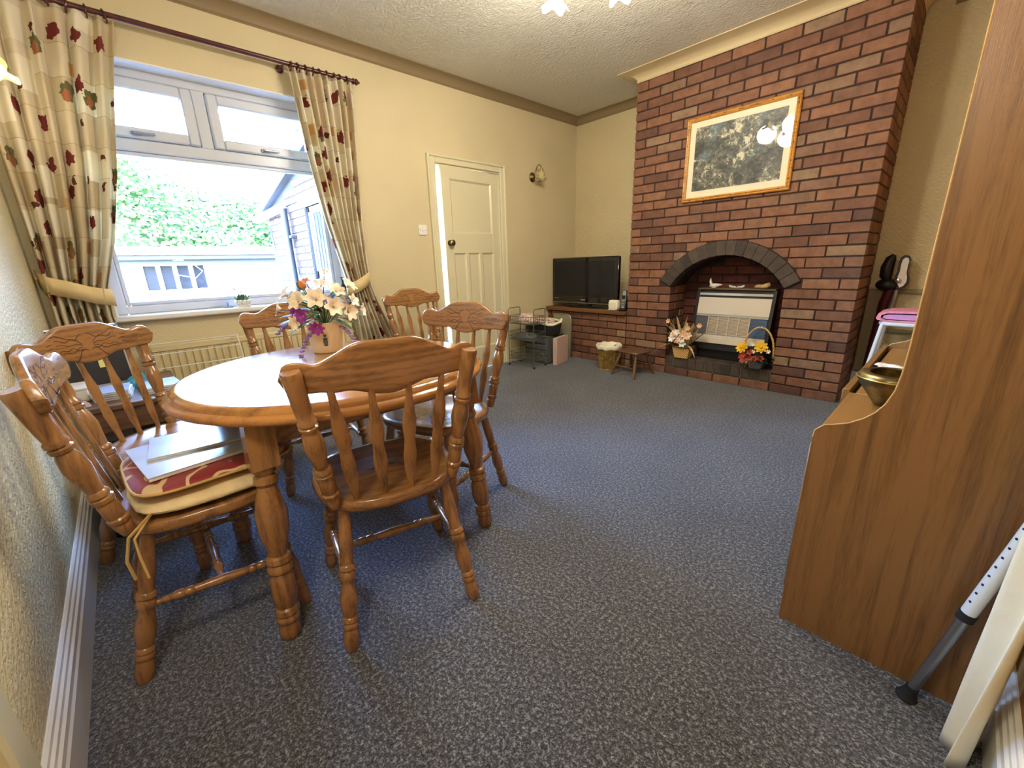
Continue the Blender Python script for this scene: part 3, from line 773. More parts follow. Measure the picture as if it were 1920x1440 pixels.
for (x0, x1, y0, y1) in ((-.248, .248, -.358, -.338), (-.248, .248, .338, .358), (-.284, -.264, -.323, .323), (.264, .284, -.323, .323)):
    part('apron_rail', MB().cbox(x0, x1, y0, y1, .60, .687, .004), 'pine_h', tb)

# ------------------------------------------------------------------ cushions and papers on the chair
def pillow(w, d, h, n=3.0, puff=.6, seg=40, rings=10):
    mb = MB()
    def fn(u, v):
        a = 2 * PI * u; c, s = math.cos(a), math.sin(a); r = (abs(c) ** n + abs(s) ** n) ** (-1 / n)
        t = PI * v; rr = math.sin(t) ** puff if 0 < v < 1 else 0; zz = math.cos(t)
        wob = 1 + .012 * math.sin(7 * a) + .008 * math.sin(13 * a + 1)
        return (w / 2 * r * c * rr * wob, d / 2 * r * s * rr * wob, h / 2 * zz + h / 2 + .0015 * math.sin(9 * a))
    return mb.grid(fn, seg, rings, True)
cu = thing('seat_cushion', 'cream tie on seat pad lying on the pine chair', 'cushion', (.750, -3.628, SEAT_Z + .002), 0)
part('pad', pillow(.435, .385, .052, 3.4, .42), 'cream_fabric', cu, smooth=60)
part('tie', MB().tube([(.18, -.15, .02), (.222, -.20, -.005), (.232, -.215, -.06), (.230, -.21, -.115)], .008, 6, flat=.5), 'tie_cord', cu)
part('tie', MB().tube([(.18, -.15, .02), (.228, -.19, -.01), (.236, -.19, -.06), (.246, -.185, -.118)], .003, 6), 'tie_cord', cu)
cr = thing('cushion', 'flat red and gold damask cushion on top of the cream seat pad', 'cushion', (.745, -3.615, SEAT_Z + .0575), math.radians(4))
part('cover', pillow(.40, .40, .036, 5.0, .4), 'red_damask', cr, smooth=60)
n_ = [(.2 * r * math.cos(a), .2 * r * math.sin(a), .018) for a in [2 * PI * i / 48 for i in range(48)] for r in [(abs(math.cos(a)) ** 5 + abs(math.sin(a)) ** 5) ** (-.2)]]
part('piping', MB().tube(n_, .004, 6, True), 'tie_cord', cr)
mg = thing('magazine', 'glossy pale blue magazine on the red cushion', 'magazine', (.725, -3.62, SEAT_Z + .0945), math.radians(8))
part('pages', MB().cbox(-.148, .148, -.165, .165, 0, .010, .001), 'pages', mg)
part('cover', MB().cbox(-.15, .15, -.167, .167, .010, .0125, .001), 'magazine', mg)
mg2 = thing('magazine', 'thin pale magazine lying askew on the larger blue magazine', 'magazine', (.675, -3.60, SEAT_Z + .1075), math.radians(-4))
part('pages', MB().cbox(-.10, .10, -.15, .15, 0, .006, .001), 'pages', mg2)
part('cover', MB().cbox(-.101, .101, -.151, .151, .006, .008, .001), 'magazine', mg2)

# ------------------------------------------------------------------ flower pot on the table
def petal_flower(mb, c, d, r, n=6, cup=.35):
    # open trumpet flower facing d
    c, d = Vector(c), Vector(d).normalized(); q = d.to_track_quat('Z', 'Y')
    for k in range(n):
        a0 = 2 * PI * k / n; vs = []
        for j in range(4):
            t = j / 3; wd = [.2, .55, .60, .16][j] * (6 / n) ** .6
            rr = r * t; z = r * (cup + .85 * math.sin(t * 1.4) - .30 * t * t)
            for s in (-1, 0, 1): vs.append(c + q @ Vector((rr * math.cos(a0 + s * wd * .9) + 0, rr * math.sin(a0 + s * wd * .9), z + (.10 * r if s else 0) * t)))
        mb.add(vs, [(j * 3 + i, j * 3 + i + 1, j * 3 + i + 4, j * 3 + i + 3) for j in range(3) for i in range(2)])
    return mb
def leaf(mb, p, d, L, wd, droop=.3, fold=.2):
    p, d = Vector(p), Vector(d).normalized(); side = d.cross(Vector((0, 0, 1)))
    if side.length < .05: side = Vector((1, 0, 0))
    side.normalize(); n = side.cross(d); vs = []
    for j in range(6):
        t = j / 5; w_ = wd * math.sin(PI * min(1, t * .92 + .06)) ** .8
        c = p + d * (L * t) - Vector((0, 0, 1)) * (droop * L * t * t)
        vs += [c - side * w_ + n * (fold * w_), c, c + side * w_ + n * (fold * w_)]
    return mb.add(vs, [(j * 3 + i, j * 3 + i + 1, j * 3 + i + 4, j * 3 + i + 3) for j in range(5) for i in range(2)])
VX, VY = .472, -3.110
vs_ = thing('flower_pot', 'cream ceramic pot of artificial tulips and purple blooms on the dining table', 'flower pot', (VX, VY, TZ + .001))
part('pot', MB().lathe([(.0, 0), (.058, 0), (.062, .006), (.066, .06), (.071, .115), (.074, .122), (.070, .125), (.064, .115), (.060, .09), (0, .09)], 28, cap=False), 'terracotta_pot', vs_)
to = Vector((CAM_POS[0] - VX, CAM_POS[1] - VY, 0)).normalized(); sd = Vector((-to.y, to.x, 0))
mo = MB()
def on_pot(a, z, r=.0695): 
    v = to * math.cos(a) + sd * math.sin(a); rr = .062 + (r - .0615) * (z / .115) ; return v * (rr + .0015) + Vector((0, 0, z))
for (a, z, r) in ((-.12, .075, .008), (-.12, .060, .012), (-.12, .049, .013), (-.12, .038, .011)):
    mo.ball(on_pot(a, z) - (to * math.cos(a) + sd * math.sin(a)) * r * .8, r, 10, 6, (1, 1, .95))
part('motif', mo, 'motif_ink', vs_, label='small painted motif')
RND = random.Random(11)
center = Vector((0, 0, .15))
def dirn(az, el): return (to * math.cos(az) + sd * math.sin(az)) * math.cos(el) + Vector((0, 0, math.sin(el)))
stems = MB(); leaves = MB()
blooms = [  # az (0 = facing the open carpet), elevation, reach, radius, material, petals
    (-.75, .50, .115, .034, 'petal_cream', 6), (-.15, .55, .115, .038, 'petal_cream', 6), (.30, .30, .120, .034, 'petal_cream', 6), (.70, .12, .125, .032, 'petal_cream', 6),
    (-.85, -.10, .115, .028, 'petal_cream', 6), (1.05, .75, .15, .030, 'petal_cream', 6), (-1.5, .25, .14, .028, 'petal_white', 6), (-1.25, .62, .14, .028, 'petal_white', 5), (1.2, .1, .14, .026, 'petal_white', 5), (.1, 1.0, .13, .026, 'petal_white', 5), (.55, .72, .13, .03, 'petal_cream', 6), (.9, .38, .14, .025, 'petal_white', 5),
    (-1.0, .28, .105, .022, 'petal_purple', 8), (-.65, .10, .105, .026, 'petal_purple', 8), (-1.05, .50, .125, .018, 'petal_purple', 8), (-.25, -.28, .105, .026, 'petal_purple', 8), (.25, .62, .10, .02, 'petal_lilac', 7),
    (-.55, 1.02, .155, .015, 'petal_orange', 5), (.35, 1.15, .175, .018, 'petal_peach', 5), (2.6, .5, .13, .03, 'petal_cream', 6), (3.3, .4, .13, .03, 'petal_purple', 7), (-2.3, .5, .13, .028, 'petal_white', 6)]
for az, el, rr, r, mt, np_ in blooms:
    d = dirn(az, el); p = center + d * rr
    stems.tube([(0, 0, .10), center + d * rr * .5 + Vector((0, 0, .01)), p], .0022, 5)
    r *= 1.18; fl = part('bloom', petal_flower(MB(), p, d, r, np_), mt, vs_, smooth=60)
    part('flower_centre', MB().ball(p + d * (r * .45), r * .15, 6, 4), 'flower_eye', fl)
for k in range(2):
    bud = MB(); d = dirn(-.8 + .2 * k, .95 - .05 * k); p = center + d * (.155 + .01 * k); q = d.to_track_quat('Z', 'Y')
    bud.lathe([(0, -.02), (.011, -.012), (.014, .0), (.010, .014), (.0, .022)], 8, (p, d), False); stems.tube([(0, 0, .10), p], .002, 5); part('bud', bud, 'petal_orange' if k else 'leaf_green', vs_)
for k in range(3):
    lav = MB(); az, el = ((-1.55, -.12), (-1.02, -.75), (.75, -.45))[k]; d = dirn(az, el)
    for j in range(9):
        p = center + d * (.10 + .010 * j) - Vector((0, 0, .0006 * j * j))
        for a in range(3): lav.ball(p + Vector((math.cos(a * 2.1 + j) * .006, math.sin(a * 2.1 + j) * .006, 0)), .0055, 5, 3)
    part('lavender_sprig', lav, 'petal_lilac', vs_)
for k in range(44):
    az = RND.uniform(-2.2, 2.2) if k < 34 else RND.uniform(2, 4); el = RND.uniform(-.35, .9)
    leaf(leaves, center + dirn(az, el) * .05, dirn(az, el + .1), RND.uniform(.08, .13), .012, .25)
part('stems', stems, 'leaf_green', vs_); part('leaves', leaves, 'leaf_green', vs_, smooth=60)

# ================================================================== CURTAINS
RX, RZ = -.984, 2.356
rd = thing('curtain_rod', 'dark mahogany curtain pole with turned finial above the window', 'curtain rod', (RX, -3.05, RZ))
part('pole', MB().rod((0, -.93, 0), (0, .88, 0), .0135, 14), 'mahogany', rd)
part('finial', MB().lathe([(.0135, 0), (.020, .004), (.020, .010), (.010, .014), (.018, .022), (.021, .030), (.016, .040), (.006, .046), (.009, .052), (0, .056)], 14, ((0, .88, 0), (0, 1, 0)), False), 'mahogany', rd)
for y in (-.78, .425):
    part('bracket', MB().rod((-.088, y, -.012), (0, y, -.012), .008, 8).lathe([(.024, 0), (.024, .008), (.012, .014)], 12, ((-.089, y, -.012), (1, 0, 0))), 'mahogany', rd)
def curtain(label, keys, ztop, zbot, folds, fabric, rings, tie_z, tie_out, x0, seed):
    ks = sorted(keys); rn = random.Random(seed); ph = [rn.uniform(-.35, .35) for _ in range(folds + 2)]
    yc = (keys[0][1] + keys[0][2]) / 2
    t = thing('curtain', label, 'curtain', (x0, yc, zbot), group='printed curtains at the window')
    mb = MB(); nu, nv = folds * 12, 70; uvs = []
    def fn(u, v):
        z = lerp(zbot, ztop, v); out, inn = keyed(ks, z)
        wdt = abs(inn - out); sm = u + .012 * math.sin(9 * u * PI + 3 * v)
        y = lerp(out, inn, sm)
        f = u * folds; i = int(f); w_ = math.sin(2 * PI * f + ph[min(i, folds)] * (1 - v))
        squeeze = .42 / max(.15, wdt)
        amp = .020 + .010 * min(1.6, squeeze) * (1 if z < 2.2 else .5)
        if z > ztop - .05: amp *= .75
        x = amp * w_ + .006 * math.sin(5 * u + 7 * v) + .012
        return (x, y - yc, z - zbot)
    mb.grid(fn, nu, nv)
    me = mb.mesh('cloth', 'curtain_print', 0); me.shade_smooth()
    uvl = me.uv_layers.new(name='UVMap'); n = nu + 1
    for lp in me.loops:
        i, j = lp.vertex_index % n, lp.vertex_index // n
        uvl.data[lp.index].uv = (i / nu * fabric + seed * 3.3, j / nv * (ztop - zbot))
    c = link('cloth', me, t)
    s = c.modifiers.new('thick', 'SOLIDIFY'); s.thickness = .002
    o_, i_ = keyed(ks, ztop)
    for k in range(rings):
        y = lerp(o_, i_, (k + .5) / rings)
        part('ring', MB().torus((-x0 + RX, y - yc, RZ - zbot - .009), .0265, .0045, (0, 1, .25 * math.sin(k * 2.1)), 16, 6), 'mahogany', t)
    # tie-back band from the inner edge up to a wall hook
    out, inn = keyed(ks, tie_z); bd_ = MB(); sgn = 1 if out > inn else -1
    ym = [(inn - sgn * .012, .0, -.035), (inn - sgn * .016, .035, -.03), (lerp(inn, out, .25), .066, -.012), (lerp(inn, out, .6), .070, .022), (out - sgn * .012, .050, .050), (out + sgn * .012, .0, .070), (tie_out, -.078, .085)]
    pts = []
    for a, c2 in zip(ym, ym[1:]):
        for q in range(4): pts.append(tuple(lerp(p, r, q / 4) for p, r in zip(a, c2)))
    pts.append(ym[-1]); hw = .046
    vv = []
    for (y, x, dz) in pts: vv += [(x, y - yc, tie_z - zbot + dz - hw), (x, y - yc, tie_z - zbot + dz + hw * .95)]
    bd_.add(vv, [(2 * i, 2 * i + 1, 2 * i + 3, 2 * i + 2) for i in range(len(pts) - 1)])
    me2 = bd_.mesh('tie_back', 'tie_band', 0); me2.shade_smooth()
    part('tie_hook', MB().rod((-.088, tie_out - yc, tie_z - zbot + .085), (-.060, tie_out - yc, tie_z - zbot + .085), .006, 8), 'brass', t)
    ob = link('tie_back', me2, t); s = ob.modifiers.new('thick', 'SOLIDIFY'); s.thickness = .004
    return t
plain('tie_band', (212, 190, 138), .85, var=.06, vscale=10)
curtain('printed cream curtain with red flowers tied back beside the embossed wall', [(.22, -3.99, -3.70), (.55, -3.99, -3.73), (.85, -3.99, -3.76), (1.0, -3.985, -3.75), (1.25, -3.985, -3.665), (1.6, -3.985, -3.575), (2.0, -3.98, -3.50), (2.33, -3.975, -3.43)], 2.335, .22, 7, 1.05, 8, .985, -4.012, RX, 1)
curtain('printed cream curtain with red flowers tied back beside the panelled door', [(.22, -2.04, -2.38), (.5, -2.07, -2.385), (.80, -2.19, -2.40), (.95, -2.235, -2.405), (1.15, -2.24, -2.45), (1.4, -2.235, -2.505), (1.77, -2.215, -2.557), (2.33, -2.19, -2.605)], 2.335, .22, 8, 1.05, 9, .945, -2.20, RX, 2)

# ================================================================== RADIATOR AND AIRER
ra = thing('radiator', 'cream panel radiator with ribbed front under the window sill', 'radiator', (XW + .05, -3.03, .14))
RW = .62; pf = []
n = 32
for i in range(n):
    y0 = -RW + 2 * RW * i / n; w_ = 2 * RW / n
    pf += [(y0, 0), (y0 + w_ * .12, .0), (y0 + w_ * .24, .011), (y0 + w_ * .76, .011), (y0 + w_ * .88, .0)]
pf += [(RW, 0)]
fl = MB().strip([(y, x) for y, x in pf], (0, 0, .44), (.028, 0, .035), (0, 1, 0), (1, 0, 0))
part('ribbed_front', fl, 'radiator_cream', ra, smooth=0)
part('panel', MB().cbox(-.025, .030, -RW, RW, 0, .035, .006).cbox(-.025, .030, -RW, RW, .475, .515, .006).box(-.02, .024, -RW + .005, RW - .005, .02, .50), 'radiator_cream', ra)
part('valve', MB().rod((0, RW + .03, .01), (0, RW + .03, .09), .016, 10).rod((0, RW - .005, .03), (0, RW + .03, .03), .009, 8).rod((0, RW + .03, -.138), (0, RW + .03, .01), .0075, 8), 'white_plastic', ra)
ai = thing('drying_rack', 'white wire clothes airer hooked over the radiator', 'airer', (XW + .10, -3.46, .55))
wr = MB(); r_ = .0032
fy0, fy1 = -.235, .255
for (x, z) in ((.05, .125), (.075, .065), (.10, -.015)): part('rail', MB().rod((x, fy0, z), (x, fy1, z), r_, 6), 'white_wire', ai)
for y in (fy0, fy1): part('arm', MB().tube([(-.09, y, .10), (-.085, y, .125), (.05, y, .125), (.10, y, -.015), (.10, y, -.03)], r_ * 1.25, 6), 'white_wire', ai)

# ================================================================== WINDOW SILL THINGS
SZ = WZ0 + .005
pt = thing('planter', 'pale trough planter of small white flowers on the window sill', 'planter', (-1.075, -3.107, SZ))
part('trough', MB().prism([(-.036, 0), (.036, 0), (.046, .038), (.046, .044), (-.046, .044), (-.046, .038)], (.055, 0, 0), (-.028, 0, 0), (0, 1, 0), (0, 0, 1)), 'delft', pt, smooth=0)
fo = MB(); rn = random.Random(3)
for k in range(26): leaf(fo, (rn.uniform(-.012, .012), rn.uniform(-.03, .03), .042), (rn.uniform(-.6, .6), rn.uniform(-.9, .9), 1), rn.uniform(.035, .075), .007, .2)
part('leaves', fo, 'leaf_green', pt)
for k in range(8): part('bloom', petal_flower(MB(), (rn.uniform(-.03, .03), rn.uniform(-.045, .045), rn.uniform(.075, .125)), (rn.uniform(0, 1), rn.uniform(-.5, .5), .6), .021, 5), 'petal_white', pt)
cn = thing('candle', 'amber pillar candle on the window sill behind the flowers', 'candle', (-1.085, -2.475, SZ))
part('wax', MB().lathe([(.0, 0), (.030, 0), (.031, .004), (.031, .118), (.028, .124), (.012, .120), (0, .119)], 18, cap=False), 'wax', cn)
part('wick', MB().rod((0, 0, .118), (.001, 0, .132), .0012, 5), 'rubber', cn)
jr = thing('trinket_jar', 'small white ribbed jar at the end of the sill beside the right curtain', 'jar', (-1.055, -2.415, SZ))
part('body', MB().lathe([(0, 0), (.024, 0), (.029, .01), (.030, .04), (.026, .052), (.0, .052)], 18, cap=False), 'delft', jr)
part('lid', MB().lathe([(.027, .052), (.027, .056), (.012, .064), (.005, .066), (.007, .072), (0, .075)], 16, cap=False), 'delft', jr)
bt = thing('bottle', 'slim dark green bottle on the sill near the right curtain', 'bottle', (-1.11, -2.395, SZ))
part('body', MB().lathe([(0, 0), (.022, 0), (.024, .01), (.024, .09), (.010, .12), (.009, .15), (0, .15)], 14, cap=False), 'leaf_dark', bt)
part('cap', MB().lathe([(.0115, .148), (.0115, .166), (0, .167)], 12, cap=False), 'rubber', bt)
part('fastener', MB().cbox(XW - .08, XW - .03, -3.22, -3.16, WZ0 + .004, WZ0 + .012, .003).cbox(XW - .075, XW - .065, -3.19, -3.18, WZ0 + .01, WZ0 + .04, .003), 'handle_grey', win)

# ================================================================== WALL FITTINGS
sw = thing('light_switch', 'white wall switch plate beside the panelled door', 'switch', (XW, -1.640, 1.375))
part('plate', MB().cbox(0, .009, -.043, .043, -.043, .043, .003), 'white_plastic', sw)
part('rocker', MB().cbox(.008, .014, -.012, .012, -.012, .012, .002), 'white_plastic', sw)
for s in (-1, 1): part('screw', MB().lathe([(.004, 0), (.004, .0015), (0, .002)], 8, ((.009, s * .03, 0), (1, 0, 0)), False), 'grey_plastic', sw)
wl = thing('wall_lamp', 'brass wall lamp with frosted petal shade between door and alcove', 'lamp', (XW, -.235, 1.94))
part('backplate', MB().lathe([(.048, 0), (.048, .006), (.040, .012), (.024, .020), (.014, .030), (0, .032)], 20, ((0, 0, 0), (1, 0, 0)), False), 'old_brass', wl)
part('arm', MB().tube([(.02, 0, -.01), (.035, 0, -.035), (.048, 0, -.03), (.050, 0, .01), (.055, 0, .055), (.072, 0, .095), (.098, 0, .108), (.122, 0, .092), (.130, 0, .062)], .0045, 8), 'old_brass', wl)
part('cap', MB().lathe([(.004, .066), (.022, .060), (.024, .040), (.020, .036)], 16, ((.130, 0, 0), (0, 0, 1)), False), 'brass', wl)
def petal_shade(c, R, H, d=(0, 0, -1)):
    mb = MB(); q = Vector(d).to_track_quat('Z', 'Y'); c = Vector(c)
    def fn(u, v):
        a = 2 * PI * u; fl_ = max(0, v - .45) / .55; r = R * (.30 + .22 * math.sin(PI * min(1, v * 1.5)) + .55 * fl_ ** 1.6) * (1 + .10 * fl_ * math.cos(5 * a))
        return c + q @ Vector((r * math.cos(a), r * math.sin(a), H * v * (1 - .10 * fl_ * (1 - math.cos(5 * a)))))
    return mb.grid(fn, 40, 10, True)
part('shade', petal_shade((.130, 0, .040), .078, .088), 'glass_shade', wl, smooth=60)

def lit_lamp(x, z, lab, en):
    t_ = thing('wall_lamp', lab, 'lamp', (x, YB, z), PI / 2)
    part('backplate', MB().lathe([(.048, 0), (.048, .006), (.040, .012), (.024, .020), (.014, .030), (0, .032)], 20, ((0, 0, 0), (1, 0, 0)), False), 'old_brass', t_)
    part('arm', MB().tube([(.02, 0, -.01), (.035, 0, -.035), (.048, 0, -.03), (.050, 0, .01), (.055, 0, .055), (.072, 0, .095), (.098, 0, .108), (.122, 0, .092), (.130, 0, .062)], .0045, 8), 'old_brass', t_)
    part('cap', MB().lathe([(.004, .066), (.022, .060), (.024, .040), (.020, .036)], 16, ((.130, 0, 0), (0, 0, 1)), False), 'brass', t_)
    part('shade', petal_shade((.130, 0, .040), .078, .088), 'glass_shade', t_, smooth=60)
    part('bulb', MB().ball((.130, 0, -.01), .022, 12, 8, (1, 1, 1.3)), 'lamp_lit', t_)
    pd = bpy.data.lights.new('bulb_light', 'POINT'); pd.energy = en; pd.color = (1, .93, .80); pd.shadow_soft_size = .14
    p_ = bpy.data.objects.new('bulb_light', pd); COL.objects.link(p_); p_.parent = t_; p_.location = (.15, 0, -.085)
lit_lamp(-.66, 1.93, 'lit brass wall lamp on the embossed wall beside the left curtain', 1.2)
lit_lamp(1.86, 1.95, 'lit brass wall lamp on the embossed wall near the cream door architrave', 20.0)

ct = thing('ceiling_lamp', 'brass ceiling fitting with five lit glass shades', 'lamp', (.83, -1.83, ZC))
part('ceiling_rose', MB().lathe([(.06, 0), (.06, -.012), (.045, -.03), (.014, -.04)], 20, cap=False), 'brass', ct)
part('stem', MB().lathe([(.010, -.03), (.010, -.10), (.022, -.12), (.030, -.15), (.020, -.18), (.008, -.20), (0, -.21)], 16, cap=False), 'brass', ct)
for k in range(5):
    a = math.radians(125 + 36) + 2 * PI * k / 5
    u = Vector((math.cos(a), math.sin(a), 0)); e = u * .27
    arm = part('arm', MB().tube([u * .02 + Vector((0, 0, -.15)), u * .10 + Vector((0, 0, -.175)), u * .18 + Vector((0, 0, -.15)), u * .24 + Vector((0, 0, -.145)), e + Vector((0, 0, -.17))], .006, 8), 'brass', ct)
    part('shade', petal_shade(e + Vector((0, 0, -.175)), .085, .12, (u.x * .25, u.y * .25, -1)), 'glass_shade', ct, smooth=60)
    part('bulb', MB().ball(e + u * .012 + Vector((0, 0, -.235)), .024, 12, 8, (1, 1, 1.3)), 'lamp_lit', ct)
    pd = bpy.data.lights.new('bulb_light', 'POINT'); pd.energy = 12.5; pd.color = (1, .93, .80); pd.shadow_soft_size = .09
    p_ = bpy.data.objects.new('bulb_light', pd); COL.objects.link(p_); p_.parent = ct; p_.location = e + u * .03 + Vector((0, 0, -.315))

# picture
PX0, PX1, PZ0, PZ1 = .492, 1.290, 1.520, 2.146
pc = thing('framed_picture', 'large pine framed monochrome print hanging on the brick chimney', 'picture', ((PX0 + PX1) / 2, -.004, PZ0))
hw, hh, fw = (PX1 - PX0) / 2, PZ1 - PZ0, .032
def fmember(p):   # mitred moulding members
    return [(-hw + p, p), (hw - p, p), (hw - p, hh - p), (-hw + p, hh - p)]
KN = MB().ball((0, 0, 0), .006, 6, 4, (1.2, .5, .8)).mesh('knot', 'dark_wood')
mp = [(0, 0), (0, -.014), (.006, -.020), (.014, -.016), (.020, -.022), (.028, -.018), (fw, -.008), (fw, 0)]
for k in range(4):
    fm = MB(); vs2 = []
    for p, y in mp:
        c4 = fmember(p); a_, b_ = c4[k], c4[(k + 1) % 4]; vs2 += [(a_[0], y, a_[1]), (b_[0], y, b_[1])]
    fm.add(vs2, [(2 * i, 2 * i + 1, 2 * i + 3, 2 * i + 2) for i in range(len(mp) - 1)]); part('frame_member', fm, 'frame_pine', pc, smooth=0)
    c4 = fmember(.016); a_, b_ = c4[k], c4[(k + 1) % 4]; nk = 7 if k % 2 == 0 else 5
    for q in range(nk):
        t_ = (q + .5) / nk; link('knot', KN, pc, (lerp(a_[0], b_[0], t_), -.018, lerp(a_[1], b_[1], t_)))
part('mount', MB().box(-hw + fw, hw - fw, -.006, -.001, fw, hh - fw), 'picture_mount', pc, smooth=0)
part('print', MB().box(-hw + .075, hw - .075, -.0075, -.006, .080, hh - .075), 'print_sheet', pc, smooth=0)
part('glass', MB().box(-hw + fw, hw - fw, -.0135, -.0125, fw, hh - fw), 'picture_glass', pc, smooth=0)

# ================================================================== TELEVISION CORNER
SH = .5705   # shelf top
tv = thing('television', 'black flat screen television on the alcove shelf', 'television', (-.595, .085, SH), 0)
W_, H_, Z_ = .450, .500, .040
part('casing', MB().cbox(-W_, W_, -.035, .005, Z_, Z_ + H_, .010).cbox(-W_ + .08, W_ - .08, 0, .055, Z_ + .05, Z_ + H_ - .06, .02), 'black_gloss', tv)
part('screen', MB().cbox(-W_ + .045, W_ - .045, -.0365, -.034, Z_ + .085, Z_ + H_ - .045, .001), 'screen', tv)
part('trim_strip', MB().cbox(-W_ + .004, W_ - .004, -.038, -.033, Z_ + .004, Z_ + .012, .002), 'silver', tv)
part('neck', MB().cbox(-.09, .09, -.01, .03, .01, Z_ + .05, .008), 'black_gloss', tv)
part('foot', MB().lathe([(0, 0), (.30, 0), (.305, .008), (.28, .016), (0, .020)], 32, ((0, 0, 0), (0, 0, 1)), False, sx=1, sy=.36), 'black_gloss', tv)
lg = MB()
for i in range(5): lg.cbox(-.030 + i * .0125, -.030 + i * .0125 + .010, -.0375, -.035, Z_ + .038, Z_ + .048, .001)
part('logo', lg, 'logo_grey', tv)
lg = MB()
for i in range(8): lg.cbox(-W_ + .035 + i * .0085, -W_ + .035 + i * .0085 + .005, -.0375, -.035, Z_ + .050, Z_ + .055, .001)
part('lettering', lg, 'logo_grey', tv)
part('badge', MB().lathe([(.012, 0), (.012, .002), (0, .0025)], 10, ((W_ - .045, -.035, Z_ + .045), (0, -1, 0)), False), 'logo_grey', tv)
tsx = thing('tissue_pack', 'soft white pack of tissues on the shelf beside the television', 'tissues', (-.148, -.006, SH))
part('pack', pillow(.112, .066, .105, 6, .22), 'liner_white', tsx, smooth=60)
part('label', MB().cbox(-.05, .03, -.036, -.031, .002, .012, .001), 'picture_mount', tsx)
ph = thing('cordless_phone', 'silver cordless telephone standing in its black cradle on the shelf', 'telephone', (-.042, -.002, SH), math.radians(10))
part('cradle', MB().cbox(-.036, .036, -.045, .045, 0, .022, .006).prism([(-.02, .0), (.03, .0), (.03, .05), (.015, .05)], (.05, 0, 0), (-.025, 0, .02), (0, 1, 0), (0, 0, 1)), 'black_plastic', ph)
hs = MB().cbox(-.026, .026, -.012, .012, 0, .190, .010)
rot = Matrix.Translation((0, -.012, .018)) @ Matrix.Rotation(-.22, 4, 'X')
hd = part('handset', hs.xf(rot), 'silver', ph)
part('display', MB().cbox(-.016, .016, -.0135, -.0115, .095, .135, .001).xf(rot), 'screen', hd)
for i in range(4):
    for j in range(3): part('key', MB().cbox(-.017 + j * .0125, -.008 + j * .0125, -.0145, -.0115, .025 + i * .016, .035 + i * .016, .001).xf(rot), 'black_plastic', hd)
sb = thing('answer_base', 'small black box behind the telephone at the chimney side', 'phone box', (-.055, .12, SH))
part('body', MB().cbox(-.05, .05, -.045, .045, 0, .135, .006), 'black_plastic', sb); part('aerial', MB().rod((.035, .03, .13), (.035, .03, .18), .003, 6), 'black_plastic', sb)

# wire trolley
TRC = Vector((-.797, -.642, 0)); ca = math.atan2(.037, .338)
tr = thing('wire_trolley', 'grey three tier wire vegetable trolley near the panelled door', 'trolley', tuple(TRC), ca)
tw, td = .168, .098; cn4 = [(-tw, -td), (tw, -td), (tw, td), (-tw, td)]
for (x, y) in cn4:
    lg = part('post', MB().rod((x, y, .022), (x, y, .575), .0045, 8), 'grey_wire', tr)
    part('castor', MB().ball((x, y, .012), .012, 8, 6, (1.2, .8, 1)), 'rubber', lg)
for s in (-1, 1):
    part('handle', MB().tube([(s * tw, -td, .56), (s * tw, -td, .60), (s * tw, -td + .02, .615), (s * tw, td - .02, .615), (s * tw, td, .60), (s * tw, td, .56)], .0045, 8), 'grey_wire', tr)
for zb in (.08, .295, .46):
    bk = MB(); r_ = .0022
    for z in (zb, zb + .03, zb + .075): bk.tube([(x, y, z) for x, y in cn4] , r_ * 1.4, 6, True)
    for i in range(11):
        x = lerp(-tw, tw, i / 10); bk.tube([(x, -td, zb + .075), (x, -td, zb), (x, td, zb), (x, td, zb + .075)], r_, 5)
    for i in range(1, 6):
        y = lerp(-td, td, i / 6); bk.tube([(-tw, y, zb + .075), (-tw, y, zb), (tw, y, zb), (tw, y, zb + .075)], r_, 5)
    part('basket_tier', bk, 'grey_wire', tr)
def heap(w_, d_, h_, seed, nu=28, nv=12):
    rn = random.Random(seed); ph_ = [rn.uniform(0, 6) for _ in range(6)]; mb = MB()
    def fn(u, v):
        a = 2 * PI * u; r = math.sin(PI / 2 * min(1, v * 1.08)) if v < 1 else 1.0
        k = 1 + .10 * math.sin(3 * a + ph_[0]) + .07 * math.sin(5 * a + ph_[1])
        z = h_ * (math.cos(PI / 2 * v)) * (1 + .25 * math.sin(4 * a + ph_[2]) * v) + .01 * math.sin(9 * a + ph_[3]) * math.sin(PI * v)
        return (w_ / 2 * r * k * math.cos(a), d_ / 2 * r * k * math.sin(a), max(0, z))
    return mb.grid(fn, nu, nv, True)
single('folded_cloth', heap(.24, .15, .09, 5), 'floral_cloth', 'rumpled flowery cloth in the top tier of the wire trolley', 'cloth', (-.80, -.64, .466), smooth=60)
single('cleaning_rag', heap(.25, .14, .06, 8), 'crate_grey', 'crumpled grey cloth in the middle tier of the wire trolley', 'cloth', (-.80, -.64, .301), smooth=60)
